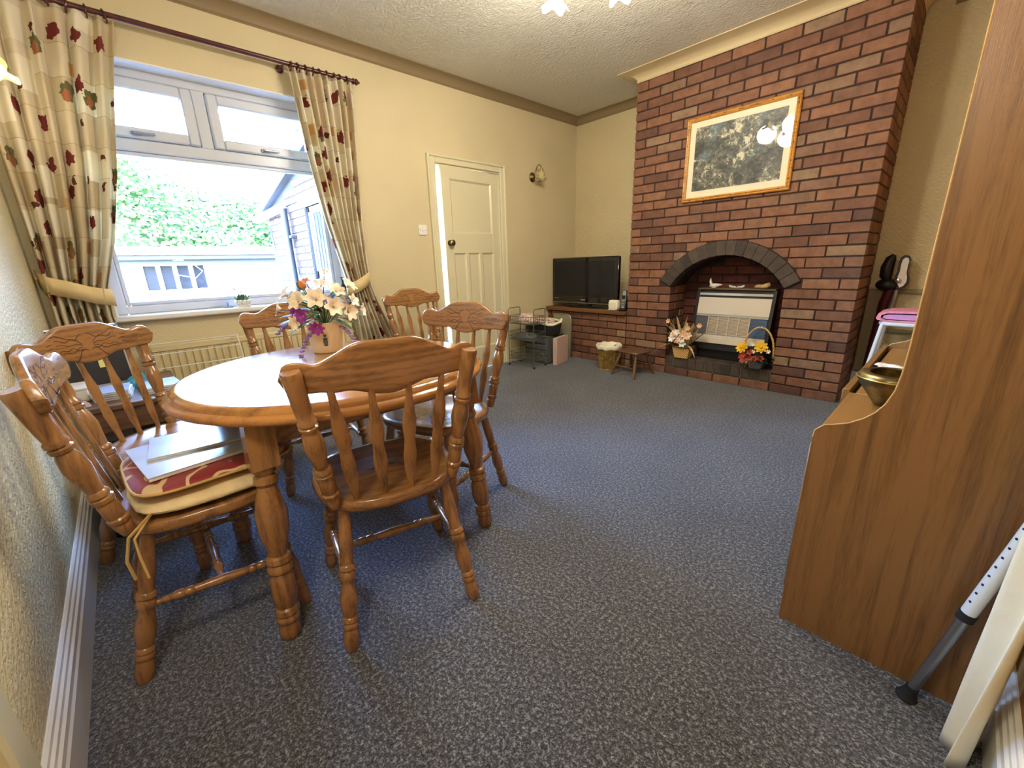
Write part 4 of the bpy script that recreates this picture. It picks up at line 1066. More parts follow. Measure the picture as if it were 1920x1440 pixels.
# grey drawer crate with a basket on top
gc = thing('drawer_crate', 'grey plastic drawer tower behind the wire trolley', 'crate', (-.83, -.34, 0))
part('shell', MB().cbox(-.17, .17, -.13, .14, 0, .012, .003).cbox(-.17, .17, -.13, .14, .285, .30, .004).cbox(-.17, -.155, -.13, .14, 0, .30, .003).cbox(.155, .17, -.13, .14, 0, .30, .003).box(-.16, .16, .12, .138, 0, .29), 'crate_grey', gc)
for i in range(4): part('drawer', MB().cbox(-.152, .152, -.138, .11, .016 + i * .067, .076 + i * .067, .006).cbox(-.05, .05, -.148, -.136, .048 + i * .067, .058 + i * .067, .003), 'grey_plastic', gc)
bb = thing('storage_basket', 'black woven basket with a white cloth rim on the drawer tower', 'basket', (-.835, -.33, .301))
part('body', MB().lathe([(0, 0), (.19, 0), (.20, .01), (.225, .13), (.219, .13), (.195, .015), (0, .012)], 30, ((0, 0, 0), (0, 0, 1)), False, sx=1.0, sy=.66), 'basket_black', bb)
rm = [(.222 * math.cos(a) * (1 + .02 * math.sin(5 * a)), .147 * math.sin(a), .133 + .012 * math.sin(4 * a + 1) + (.03 if math.sin(a) > .2 and math.cos(a) > 0 else 0) * math.cos(a)) for a in [2 * PI * i / 40 for i in range(40)]]
part('cloth_rim', MB().tube(rm, .014, 8, True), 'liner_white', bb)
part('contents', heap(.36, .22, .10, 12).xf(Matrix.Translation((0, 0, .07))), 'floral_cloth', bb, smooth=60)
pk = thing('box_file', 'pale pink box file standing on the carpet beside the drawer tower', 'box file', (-.595, -.330, 0), math.radians(12))
part('case', MB().cbox(-.028, .022, -.122, .122, 0, .292, .004), 'pink_card', pk)
part('cover', MB().cbox(.018, .026, -.126, .126, 0, .298, .003), 'pink_card', pk)
fp = thing('folding_tray', 'grey green folding tray with a pale metal edge leaning on the low brick wall', 'tray', (-.765, -.085, 0), math.radians(8))
q = [(-.13, 0), (.10, 0), (.10, .44), (.085, .475), (.055, .49), (-.13, .49)]
part('panel', MB().prism(q, (0, .012, 0)), 'rail_grey', fp, smooth=0)
part('edge_rail', MB().tube([(.104, .006, .01), (.104, .006, .44), (.088, .006, .480), (.055, .006, .495), (-.13, .006, .495)], .008, 8), 'silver', fp)

# waste bin
bn = thing('waste_bin', 'octagonal embossed brass waste bin with a white liner', 'bin', (-.062, -.205, 0), PI / 8)
bs_ = MB(); prof = [(.098, 0), (.101, .006), (.098, .012), (.103, .03), (.122, .22), (.126, .232), (.120, .232), (.100, .02), (.0, .012)]
bs_.lathe(prof, 8, cap=False); part('body', bs_, 'brass', bn, smooth=20)
for k in range(8):
    a = PI / 8 + k * PI / 4; em = MB()
    for (h_, r_) in ((.06, .010), (.11, .016), (.165, .012)):
        ap = math.cos(PI / 8) * lerp(.103, .122, (h_ - .03) / .19)
        em.ball((ap * math.cos(a), ap * math.sin(a), h_), r_, 8, 5, (.45, .45, 1.3))
    part('embossing', em, 'brass', bn)
def linfn(u, v):
    a = 2 * PI * u; w_ = 1 + .015 * math.sin(7 * a) + .012 * math.sin(11 * a + 2); r = [.126, .130, .130, .124, .112, .095][round(v * 5)]; z = [.216, .235, .250, .257, .244, .13][round(v * 5)]
    return (r * w_ * math.cos(a), r * w_ * math.sin(a), z + .004 * math.sin(9 * a + v))
part('liner', MB().grid(linfn, 48, 5, True), 'liner_white', bn, smooth=60)

# little stool
stl = thing('wooden_stool', 'low dark wooden stool in front of the low brick wall', 'stool', (.240, -.240, 0), math.radians(-8))
part('seat', MB().cbox(-.125, .125, -.105, .105, .218, .236, .007), 'dark_wood', stl)
SL = [(0, .010), (.3, .012), (.55, .0165), (.75, .012), (1, .008)]
legs_ = {}
for sx in (-1, 1):
    for sy in (-1, 1):
        a, c2 = (sx * .085, sy * .070, .219), (sx * .135, sy * .150, 0); part('leg', MB().turned(a, c2, SL, 10), 'dark_wood', stl); legs_[sx, sy] = Vector(a).lerp(Vector(c2), .6)
for s in (-1, 1): part('rung', MB().rod(legs_[-1, s], legs_[1, s], .007, 8), 'dark_wood', stl)
part('rung', MB().rod(legs_[-1, -1].lerp(legs_[1, -1], .5), legs_[-1, 1].lerp(legs_[1, 1], .5), .007, 8), 'dark_wood', stl)

# ================================================================== GAS FIRE
gf = thing('gas_fire', 'cream and black gas fire with wire guard in the brick fireplace', 'heater', (.942, .10, .173))
def yf(z): return .0 + .085 * max(0, (z - .12)) / .50      # sloping front, local z
def slab(x0, x1, z0, z1, d0, d1, mat, name, parent=gf, label=None):
    mb = MB(); vs3 = [(x, yf(z) + d, z) for x in (x0, x1) for d in (d0, d1) for z in (z0, z1)]
    mb.add(vs3, [(0, 1, 3, 2), (4, 6, 7, 5), (0, 4, 5, 1), (2, 3, 7, 6), (0, 2, 6, 4), (1, 5, 7, 3)]); return part(name, mb, mat, parent, smooth=0, label=label)
hwf = .308
cs = MB().prism([(yf(.12) + .008, .09), (.19, .09), (.19, .615), (yf(.615) + .008, .615)], (2 * hwf, 0, 0), (-hwf, 0, 0), (0, 1, 0), (0, 0, 1))
part('case', cs, 'fire_black', gf, smooth=0)
part('base', MB().cbox(-.27, .27, .045, .18, 0, .10, .006), 'fire_black', gf)
for s in (-1, 1): slab(s * hwf - .012, s * hwf + .012, .09, .615, -.006, .02, 'fire_black', 'side_trim')
part('top_shelf', MB().cbox(-hwf - .005, hwf + .005, .065, .195, .615, .630, .004), 'fire_bronze', gf)
slab(-hwf + .013, hwf - .013, .567, .587, -.005, .01, 'fire_silver', 'chrome_strip')
slab(-hwf + .013, hwf - .013, .405, .548, -.008, .01, 'fire_cream', 'upper_panel')
slab(-hwf + .013, hwf - .013, .385, .404, -.012, .01, 'fire_silver', 'hood_lip')
slab(-hwf + .013, hwf - .013, .150, .222, -.010, .01, 'fire_cream', 'lower_panel')
slab(-hwf + .013, -.185, .225, .383, -.003, .01, 'vac_grey', 'left_louvre')
slab(.165, hwf - .018, .225, .383, -.004, .01, 'fire_glass', 'right_louvre')
for i in range(4): slab(.168, hwf - .020, .245 + i * .036, .249 + i * .036, -.009, 0, 'vac_grey', 'louvre_bar')
for i in range(4):
    x0 = -.178 + i * .085; rb = slab(x0 + .004, x0 + .081, .232, .378, .002, .012, 'fire_coal', 'radiant')
for i in range(15): z = .233 + i * .0102; slab(-.182, .160, z, z + .0042, -.010, -.006, 'guard_pale', 'guard_bar')
for i in range(5): x0 = -.182 + i * .0855; slab(x0 - .003, x0 + .003, .228, .383, -.012, -.008, 'guard_pale', 'guard_upright')
slab(-.19, .168, .224, .232, -.012, 0, 'fire_silver', 'guard_frame')

ZT = .173 + .631
dk = thing('bird_figurine', 'white china bird figurine on top of the gas fire', 'figurine', (.745, .215, ZT), math.radians(-10))
part('body', MB().tube([(-.045, 0, .012), (-.025, 0, .018), (0, 0, .020), (.03, 0, .020), (.055, 0, .024), (.072, 0, .026)], .02, 10, radii=[.004, .014, .0185, .016, .009, .003]), 'china', dk, smooth=60)
part('tail', MB().tube([(-.022, 0, .02), (-.035, 0, .045), (-.038, 0, .07), (-.034, 0, .082)], .01, 8, radii=[.013, .012, .008, .002]), 'china', dk, smooth=60)
part('beak', MB().tube([(.068, 0, .026), (.085, 0, .023)], .003, 6, radii=[.004, .001]), 'petal_orange', dk)
part('base', MB().lathe([(.018, 0), (.016, .003), (.010, .008)], 12, sx=1.3), 'china', dk)
def clog(nm, lab, x, y, a, L, mat):
    t_ = thing(nm, lab, 'ornament', (x, y, ZT), a)
    def fn(u, v):
        aa = 2 * PI * u; s = v * 2 - 1; wdt = .40 * L * (max(0, 1 - abs(s) ** 2.6)) ** .5 * (1 if s < 0 else .95)
        h_ = (.26 if s < .1 else .26 + .10 * math.sin((s - .1) * 2.6)) * L * (max(0, 1 - abs(s) ** 4)) ** .5 + (.10 * L * max(0, s) ** 3)
        return (s * L / 2, wdt / 2 * math.cos(aa) * .9, h_ / 2 + h_ / 2 * math.sin(aa) + .18 * L * max(0, s) ** 4)
    part('shoe', MB().grid(fn, 16, 14, True), mat, t_, smooth=60)
    part('opening', MB().lathe([(0, .001), (.13 * L, .0015), (.155 * L, .004), (.135 * L, .006)], 14, ((-.16 * L, 0, .262 * L), (0, 0, 1)), False, sx=1.25), 'dark_wood' if mat != 'delft' else 'motif_ink', t_)
    return t_
clog('clog_ornament', 'tiny white and blue china clog beside the bird figurine', .905, .21, math.radians(175), .065, 'delft')
clog('clog_ornament', 'tiny white and blue china clog next to the wooden clog', .968, .215, math.radians(8), .065, 'delft')
clog('clog_ornament', 'small varnished wooden clog at the end of the gas fire top', 1.135, .215, math.radians(-5), .125, 'clog_wood')

# baskets of flowers on the hearth
HZ = .1725   # hearth top
b1 = thing('flower_basket', 'small straw basket of dried leaves and cream flowers on the hearth', 'basket', (.600, .024, HZ))
def tap(w0, w1, h_, th=.006):
    mb = MB(); r = lambda w_, z: [(-w_, -w_ * .7, z), (w_, -w_ * .7, z), (w_, w_ * .7, z), (-w_, w_ * .7, z)]
    mb.add(r(w0, 0) + r(w1, h_) + r(w1 - th, h_) + r(w0 - th, th), [(3, 2, 1, 0)] + [(i, (i + 1) % 4, 4 + (i + 1) % 4, 4 + i) for i in range(4)] + [(4 + i, 4 + (i + 1) % 4, 8 + (i + 1) % 4, 8 + i) for i in range(4)] + [(8 + i, 8 + (i + 1) % 4, 12 + (i + 1) % 4, 12 + i) for i in range(4)] + [(12, 13, 14, 15)])
    return mb
part('body', tap(.062, .082, .105), 'basket_weave', b1, smooth=0)
part('rim', MB().tube([(.088 * math.copysign(abs(math.cos(a)) ** .4, math.cos(a)), .064 * math.copysign(abs(math.sin(a)) ** .4, math.sin(a)), .108) for a in [2 * PI * i / 32 for i in range(32)]], .009, 8, True), 'basket_brown', b1)
part('handle', MB().tube([(.075 * math.cos(a), 0, .11 + .22 * math.sin(a)) for a in [PI * i / 16 for i in range(17)]], .004, 6), 'basket_brown', b1)
rn = random.Random(21); dl = MB()
for k in range(30):
    a = rn.uniform(-1.2, 1.2); leaf(dl, (rn.uniform(-.04, .04), rn.uniform(-.03, .03), .10), (math.sin(a) * .8, rn.uniform(-.5, .0), math.cos(a) + .35), rn.uniform(.17, .34), rn.uniform(.018, .028), .10)
for (dx, L) in ((-.16, .24), (.10, .16)): leaf(dl, (dx * .4, -.05, .12), (dx * 5, -.3, .25), L, .010, .9)
part('dried_leaves', dl, 'leaf_dry', b1, smooth=60)
st_ = MB()
for k in range(17):
    x = rn.uniform(-.075, .075); z = rn.uniform(.13, .235); y = -.055 + rn.uniform(-.02, .02); st_.tube([(x * .3, 0, .09), (x, y, z)], .0018, 5)
    part('bloom', petal_flower(MB(), (x, y, z), (x * 4, -1, .35), rn.uniform(.030, .042), 6), 'petal_white' if k < 10 else 'petal_peach', b1, smooth=60)
for (x, y, z) in ((-.135, -.04, .33), (.15, -.04, .31), (.06, -.06, .28)):
    st_.tube([(x * .2, 0, .1), (x * .7, y, z * .7), (x, y, z)], .0018, 5); part('bloom', petal_flower(MB(), (x, y, z), (x, -1, .3), .024, 6), 'petal_peach', b1, smooth=60)
part('stems', st_, 'leaf_dry', b1)

b2 = thing('flower_basket', 'round basket with hooped handle holding yellow blooms and dark foliage on the hearth', 'basket', (1.222, .030, HZ))
part('body', MB().lathe([(0, 0), (.058, 0), (.062, .008), (.080, .075), (.084, .082), (.076, .082), (.056, .012), (0, .01)], 22, cap=False), 'fire_silver', b2)
part('handle', MB().tube([(.115 * math.cos(a), 0, .12 + .215 * math.sin(a)) for a in [-.25 + (PI + .5) * i / 24 for i in range(25)]], .0075, 8), 'basket_weave', b2)
dl = MB(); rn = random.Random(5)
for k in range(110):
    a = rn.uniform(0, 2 * PI); el = rn.uniform(-.35, 1.0); d = Vector((math.cos(a) * math.cos(el), math.sin(a) * math.cos(el) * (.8 if math.sin(a) < 0 else .15), math.sin(el)))
    leaf(dl, Vector((0, -.02, .10)) + d * .05, d, rn.uniform(.05, .095), rn.uniform(.010, .018), .35)
part('foliage', dl, 'leaf_dark', b2, smooth=60)
for (x, z, r) in ((-.085, .165, .050), (.045, .182, .050)):
    bl = part('bloom', petal_flower(petal_flower(MB(), (x, -.075, z), (x * 3, -1, .45), r, 9, .1), (x, -.080, z), (x * 3, -1, .45), r * .7, 8, .5), 'petal_yellow', b2, smooth=60); part('flower_centre', MB().ball((x * 1.1, -.115, z + .016), .013, 8, 5), 'petal_yellow', bl)
for k in range(11):
    x, z = rn.uniform(-.085, .07), rn.uniform(.055, .145); part('bloom', petal_flower(MB(), (x, -.088 + rn.uniform(-.01, .01), z), (x * 3, -1, .2), .026, 5), 'petal_red', b2, smooth=60)
for (x, z) in ((-.005, .145), (.10, .16), (-.02, .205), (.06, .20), (-.05, .06)): part('bloom', petal_flower(MB(), (x, -.085, z), (x, -1, .3), .018, 6), 'petal_cream', b2, smooth=60)

# ================================================================== CABINET ON THE RIGHT
CY0, CY1, CZ = -2.4425, -1.02, .622
cb = thing('wall_unit', 'tall teak veneer wall unit with a swept side panel along the right wall', 'cabinet', (2.28, (CY0 + CY1) / 2, 0))
ox, oy = 2.28, (CY0 + CY1) / 2
prof = [(2.077, 0), (2.077, .60), (2.080, .622), (2.098, .641), (2.115, .646), (2.145, .658), (2.171, .677), (2.190, .697), (2.204, .722), (2.215, .757), (2.220, .80), (2.222, .86), (2.222, 2.02), (2.482, 2.02), (2.482, 0)]
for (y0, mt) in ((CY0, 'cabinet_wood'), (CY1 - .02, 'cabinet_wood')):
    sp_ = part('side_panel', MB().prism([(x - ox, z) for x, z in prof], (0, .020, 0), (0, y0 - oy, 0)), mt, cb, smooth=0)
    ed = MB(); pts = prof[1:13]
    ed.tube([(x - ox - .0006, y0 - oy + .0005, z) for x, z in pts], .0016, 5)
    part('edge_banding', ed, 'edge_light', sp_)
part('plinth', MB().box(2.10 - ox, 2.47 - ox, CY0 + .02 - oy, CY1 - .02 - oy, 0, .09), 'dark_wood', cb, smooth=0)
part('worktop', MB().cbox(2.084 - ox, 2.478 - ox, CY0 + .0205 - oy, -2.0 - oy, .602, CZ, .002).cbox(2.100 - ox, 2.478 - ox, -2.0 - oy, CY1 - .0205 - oy, .602, CZ, .002), 'cabinet_top', cb)
part('front_lip', MB().cbox(2.064 - ox, 2.084 - ox, -2.0 - oy, CY1 - oy, .575, .630, .002), 'cabinet_top', cb)
part('body', MB().box(2.09 - ox, 2.478 - ox, CY0 + .0205 - oy, CY1 - .0205 - oy, .09, .600), 'cabinet_wood', cb, smooth=0)
nd = 3; dw = (CY1 - CY0 - .04) / nd
for i in range(nd):
    y0 = CY0 + .02 + i * dw - oy; d_ = part('door', MB().cbox(2.070 - ox, 2.0895 - ox, y0 + .002, y0 + dw - .002, .095, .572, .003), 'cabinet_wood', cb)
    part('handle', MB().cbox(2.055 - ox, 2.071 - ox, y0 + dw - .06, y0 + dw - .045, .30, .42, .004), 'old_brass', d_)
part('back_panel', MB().box(2.470 - ox, 2.480 - ox, CY0 + .02 - oy, CY1 - .02 - oy, CZ, 2.0), 'cabinet_wood', cb, smooth=0)
for z in (1.05, 1.45, 1.999): part('shelf', MB().cbox(2.226 - ox, 2.470 - ox, CY0 + .0205 - oy, CY1 - .0205 - oy, z, z + .018, .002), 'cabinet_wood', cb)
bw = thing('brass_bowl', 'round bellied brass bowl standing on the wall unit ledge', 'bowl', (2.192, -2.085, CZ + .0005))
part('bowl', MB().lathe([(0, 0), (.036, 0), (.040, .003), (.058, .030), (.078, .060), (.089, .080), (.0895, .090), (.084, .098), (.072, .102), (.062, .1005), (.060, .098), (.066, .085), (.055, .045), (.035, .012), (0, .008)], 36, cap=False), 'old_brass', bw, smooth=60)
part('rim_band', MB().torus((0, 0, .086), .0895, .0022, (0, 0, 1), 36, 6), 'brass', bw)
dm = MB().grid(lambda u, v: ((u - .5) * .24 + .006 * math.sin(20 * v), (v - .5) * .26 + .006 * math.sin(18 * u), .006 + .006 * math.sin(14 * u + 3 * v) * math.sin(11 * v) + .004 * math.cos(23 * u)), 26, 26)
do = single('doily', dm, 'doily', 'crumpled white patterned cloth on the wall unit ledge behind the bowl', 'cloth', (2.235, -1.62, CZ + .004), (0, 0, .2), smooth=60)
do.modifiers.new('thick', 'SOLIDIFY').thickness = .003

# walking stick
wk = thing('walking_stick', 'adjustable silver walking stick with black ferrule leaning by the wall unit', 'walking stick', (2.370, -2.496, 0))
dv = Vector((.086, .0, .508)).normalized(); at = lambda s: tuple(dv * s)
part('ferrule', MB().lathe([(.021, .001), (.0215, .006), (.017, .012), (.0165, .018), (.0135, .026), (.0125, .040)], 18, ((0, 0, 0), dv)), 'rubber', wk)
part('lower_tube', MB().rod(at(.02), at(.30), .0105, 14), 'silver', wk)
part('collar', MB().rod(at(.283), at(.303), .0155, 16), 'rubber', wk)
ut = part('upper_tube', MB().rod(at(.303), at(.78), .0135, 14), 'walker_white', wk)
nrm = Vector((-.75, -.66, .12)).normalized()
for i in range(10): 
    p = dv * (.335 + i * .0255); n_v = (nrm - dv * nrm.dot(dv)).normalized(); part('adjustment_hole', MB().lathe([(.0028, 0), (.0028, .0006), (0, .0007)], 8, (p + n_v * .0133, n_v), False), 'rubber', ut)
part('grip', MB().tube([at(.77), at(.80), dv * .815 + Vector((0, .02, 0)), dv * .82 + Vector((0, .07, 0)), dv * .815 + Vector((0, .10, 0))], .014, 10), 'rubber', wk)

# ivory cloth hanging at the end of the wall unit
cl = MB().grid(lambda u, v: (-.030 + .024 * math.sin(2 * PI * 1.5 * u + 1.6 * v) - .03 * (1 - v) * (1 - u), (u - .5) * (.085 + .035 * (1 - v) ** 2) - .012 * math.sin(3 * v), .002 + 1.05 * v), 24, 30)
hc = thing('hanging_cloth', 'long ivory cloth hanging against the wall beyond the walking stick', 'cloth', (2.500, -2.570, 0))
o_ = part('cloth', cl, 'ivory_cloth', hc, smooth=60); o_.modifiers.new('thick', 'SOLIDIFY').thickness = .004
part('hook', MB().tube([(.018, 0, 1.06), (-.02, 0, 1.06), (-.03, 0, 1.075), (-.025, 0, 1.09)], .004, 6), 'old_brass', hc)

# ================================================================== RIGHT ALCOVE
vc = thing('stick_vacuum', 'black and white upright vacuum cleaner leaning in the right alcove', 'vacuum cleaner', (1.955, .40, 0))
hp = [(.0, .80), (.030, .815), (.048, .845), (.046, .88), (.032, .92), (.030, .98), (.033, 1.01), (.022, 1.035), (-.004, 1.04), (-.022, 1.025), (-.028, .99), (-.026, .93), (-.034, .89), (-.030, .84)]
part('handle_body', MB().prism(hp, (0, .05, 0), (.010, -.03, 0)), 'vac_black', vc, smooth=20)
hp2 = [(x * .62 + .006, .925 + (z - .925) * .86) for x, z in hp]
part('handle_face', MB().prism(hp2, (0, .008, 0), (.010, -.037, 0)), 'china', vc, smooth=20)
part('dial', MB().lathe([(.017, 0), (.017, .008), (.010, .012), (0, .013)], 16, ((.004, -.037, .865), (0, -1, 0)), False), 'fire_silver', vc)
part('dust_bag', MB().tube([(-.05, .0, 1.045), (-.065, 0, 1.02), (-.075, .0, .96), (-.075, 0, .90), (-.06, 0, .86)], .03, 10, radii=[.012, .03, .038, .036, .02]), 'vac_black', vc)
part('motor', MB().ball((-.055, 0, .835), .06, 14, 8, (1.15, 1, .75)), 'vac_black', vc, smooth=60)
part('tube', MB().tube([(-.03, 0, .83), (-.05, .01, .70), (-.075, .02, .35), (-.085, .02, .06)], .022, 10, radii=[.03, .034, .02, .018]), 'vac_red', vc)
part('hose', MB().tube([(.0, -.02, .80), (-.005, -.02, .72), (-.02, -.01, .64)], .012, 8), 'silver', vc)
part('floor_head', MB().cbox(-.16, -.01, -.06, .04, .004, .06, .012), 'vac_black', vc)
wf_ = thing('shower_stool', 'white tubular frame stool in the right alcove', 'stool', (2.105, .12, 0))
for sx in (-1, 1):
    for sy in (-1, 1): part('leg', MB().rod((sx * .150, sy * .115, .60), (sx * .205, sy * .165, .012), .0125, 12), 'walker_white', wf_)
part('seat_frame', MB().tube([(.165 * math.copysign(abs(math.cos(a)) ** .45, math.cos(a)), .13 * math.copysign(abs(math.sin(a)) ** .45, math.sin(a)), .602) for a in [2 * PI * i / 32 for i in range(32)]], .012, 8, True), 'walker_white', wf_)
part('seat_panel', MB().cbox(-.155, .155, -.12, .12, .604, .618, .005), 'walker_white', wf_)
for sx in (-1, 1):
    for sy in (-1, 1): part('foot_tip', MB().rod((sx * .2055, sy * .1655, 0), (sx * .202, sy * .162, .035), .0165, 10), 'rubber', wf_)
tw_ = thing('folded_towel', 'folded pink and lilac towel on the white frame stool', 'towel', (2.09, .115, .6185))
spi = [(-.175, .02), (-.165, .052), (-.12, .068), (0, .072), (.16, .066), (.17, .058), (.0, .058), (-.12, .054), (-.150, .040), (-.150, .022), (-.12, .010), (.17, .008), (.17, .0), (-.12, .0), (-.165, .008)]
part('outer_fold', MB().prism(spi, (0, .24, 0), (0, -.12, 0)), 'towel_pink', tw_, smooth=50)
spi2 = [(-.140, .024), (-.136, .038), (-.115, .046), (.165, .052), (.165, .014), (-.115, .016)]
part('inner_fold', MB().prism(spi2, (0, .244, 0), (0, -.122, 0)), 'towel_lilac', tw_, smooth=50)
cdm = MB().tube([(0, 0, .50), (.02, .0, .42), (.035, .0, .34), (.03, .0, .24), (.04, 0, .12), (.10, .01, .006)], .0035, 6)
fx = thing('power_cable', 'thin dark cable dropping from a wall plug in the right alcove', 'cable', (2.13, YA - .035, 0))
part('lead', cdm, 'rubber', fx); part('plug', MB().cbox(-.022, .022, .0, .034, .49, .535, .006), 'rubber', fx)

# ================================================================== DESK IN THE WINDOW CORNER
dk_ = thing('small_desk', 'low dark wood desk covered in papers in the window corner', 'desk', (-.565, -3.80, 0))
DH = .515
part('desktop', MB().cbox(-.345, .345, -.20, .215, DH - .025, DH, .005), 'dark_wood', dk_)
for (x0, x1, y0, y1) in ((.315, .332, -.19, .205), (-.332, .332, .188, .205)): part('apron', MB().cbox(x0, x1, y0, y1, DH - .125, DH - .025, .003), 'dark_wood', dk_)
for x in (-.32, .32):
    for y in (-.175, .19): part('leg', MB().cbox(x - .02, x + .02, y - .02, y + .02, 0, DH - .025, .004), 'dark_wood', dk_)
part('lower_shelf', MB().cbox(-.33, .33, -.17, .185, .14, .158, .003), 'dark_wood', dk_)
def pile(lab, x, y, a, n, w_, d_, mats, z=DH):
    for i in range(n):
        t_ = thing('magazine', lab % ('top', 'second', 'third', 'lowest')[min(n - 1 - i, 3)] if '%s' in lab else lab, 'magazine', (x + .004 * i, y - .003 * i, z + .0005 + i * .0105), a + .06 * math.sin(3 * i), 'magazines on the corner desk')
        part('pages', MB().cbox(-w_ / 2, w_ / 2, -d_ / 2, d_ / 2, 0, .008, .001), 'pages', t_); part('cover', MB().cbox(-w_ / 2 - .001, w_ / 2 + .001, -d_ / 2 - .001, d_ / 2 + .001, .008, .0100, .0008), mats[i % len(mats)], t_)
pile('%s pale blue magazine of the pile at the radiator end of the desk', -.42, -3.655, .1, 3, .20, .15, ['magazine_blue', 'magazine', 'magazine_blue'])
pile('%s magazine of the pile beside the teal cloth on the desk', -.42, -3.83, -.08, 4, .18, .13, ['magazine', 'magazine_blue', 'pages', 'magazine_blue'])
pile('small patterned leaflet at the front edge of the desk', -.33, -3.955, .2, 1, .11, .07, ['pink_card'])
single('teal_scarf', heap(.17, .14, .05, 31), 'teal_cloth', 'bunched teal cloth on the desk below the radiator', 'cloth', (-.60, -3.715, DH + .0005), smooth=60)
bf = thing('photo_frame', 'black framed board with a yellow note leaning on the corner desk', 'frame', (-.70, -3.885, DH + .001), math.radians(98))
tl = Matrix.Rotation(-.20, 4, 'X')
part('board', MB().box(-.13, .13, 0, .008, .01, .31).xf(tl), 'black_plastic', bf, smooth=0)
part('frame', MB().cbox(-.14, .14, -.004, .012, 0, .014, .003).cbox(-.14, .14, -.004, .012, .306, .32, .003).cbox(-.14, -.127, -.004, .012, 0, .32, .003).cbox(.127, .14, -.004, .012, 0, .32, .003).xf(tl), 'silver', bf)
part('note', MB().box(.02, .045, -.006, -.002, .10, .21).xf(tl), 'sticky_note', bf, smooth=0)
part('strut', MB().cbox(-.02, .02, .01, .016, .0, .26, .001).xf(Matrix.Rotation(.10, 4, 'X')).xf(Matrix.Translation((0, .075, 0))), 'black_plastic', bf)
wb = thing('storage_box', 'pale grey lidded box at the wall end of the desk', 'box', (-.475, -3.955, DH + .0005))
part('base', MB().cbox(-.075, .075, -.040, .040, 0, .055, .004), 'white_plastic', wb); part('lid', MB().cbox(-.078, .078, -.043, .043, .055, .07, .004), 'white_plastic', wb)
bx_ = thing('storage_box', 'beige cardboard box on the lower shelf of the desk', 'box', (-.40, -3.72, .159))
part('base', MB().cbox(-.10, .10, -.085, .085, 0, .15, .012), 'beige_box', bx_); part('lid', MB().cbox(-.103, .103, -.088, .088, .15, .18, .012), 'beige_box', bx_)
mf = thing('ring_binder', 'maroon ring binder lying on the lower shelf of the desk', 'binder', (-.62, -3.78, .159))
part('cover', MB().cbox(-.10, .10, -.14, .14, 0, .006, .001).cbox(-.10, .10, -.14, .14, .044, .05, .001).cbox(.094, .10, -.14, .14, 0, .05, .001), 'maroon', mf); part('pages', MB().box(-.095, .09, -.135, .135, .007, .043), 'pages', mf, smooth=0)
bg_ = thing('shopping_bag', 'black bag slumped on the carpet between desk and embossed wall', 'bag', (-.10, -3.90, 0))
part('body', heap(.22, .16, .22, 44), 'black_plastic', bg_, smooth=60); part('handle', MB().tube([(-.04, 0, .20), (-.035, .01, .27), (0, .012, .295), (.035, .01, .27), (.04, 0, .20)], .005, 6), 'black_plastic', bg_)

# ================================================================== OUTSIDE
struct('ground_outside', MB().box(-14, XW - .251, -14, 10, -.30, -.25), 'concrete', label='pale paved yard outside the window', smooth=0)
# white outbuilding
ob = thing('outbuilding', 'white rendered outbuilding with a flat roof across the yard', 'building', (-5.0, -2.6, -.25))
GZ = -.25
wy0, wy1, wz0, wz1 = -3.44 + 2.6, -2.745 + 2.6, .868 - GZ, 1.198 - GZ
wm = MB()
for (y0, y1, z0, z1) in ((-3.4, wy0, 0, 1.50), (wy1, 2.2, 0, 1.50), (wy0, wy1, 0, wz0), (wy0, wy1, wz1, 1.50)): wm.box(-.2, 0, y0, y1, z0, z1)
wm.box(-2.0, -.2, -3.4, -3.2, 0, 1.5).box(-2.0, -.2, 2.0, 2.2, 0, 1.5).box(-2.2, -2.0, -3.4, 2.2, 0, 1.5)
part('walls', wm, 'render_white', ob, smooth=0)
part('roof', MB().cbox(-2.3, .12, -3.5, 2.3, 1.50, 1.56, .01), 'roof_felt', ob)
part('fascia', MB().cbox(.0, .06, -3.5, 2.3, 1.44, 1.56, .005), 'roof_felt', ob)
part('coping', MB().cbox(-.05, .16, -3.5, 2.3, 1.56, 1.66, .01), 'render_white', ob)
wn = part('window', MB().cbox(-.08, .02, wy0 - .01, wy1 + .01, wz0 - .05, wz0, .005).cbox(-.08, .02, wy0 - .01, wy1 + .01, wz1 - .02, wz1, .005), 'white_paint', ob)
for i in range(5):
    y = lerp(wy0, wy1, i / 4); part('mullion', MB().cbox(-.08, .01, y - .022, y + .022, wz0, wz1, .004), 'white_paint', wn)
for i in range(4):
    part('pane', MB().box(-.06, -.05, lerp(wy0, wy1, i / 4) + .02, lerp(wy0, wy1, (i + 1) / 4) - .02, wz0, wz1 - .02), 'window_dark', wn, smooth=0)
part('lamp', MB().cbox(.0, .07, wy0 + .34, wy0 + .46, wz1 + .04, wz1 + .16, .01), 'white_paint', ob)
part('pipe', MB().tube([(.03, wy0 + .46, wz1 + .10), (.04, wy0 + .64, wz1 - .10), (.03, wy0 + .55, wz1 - .19), (.03, wy0 + .35, wz1 - .14)], .004, 6), 'white_paint', ob)
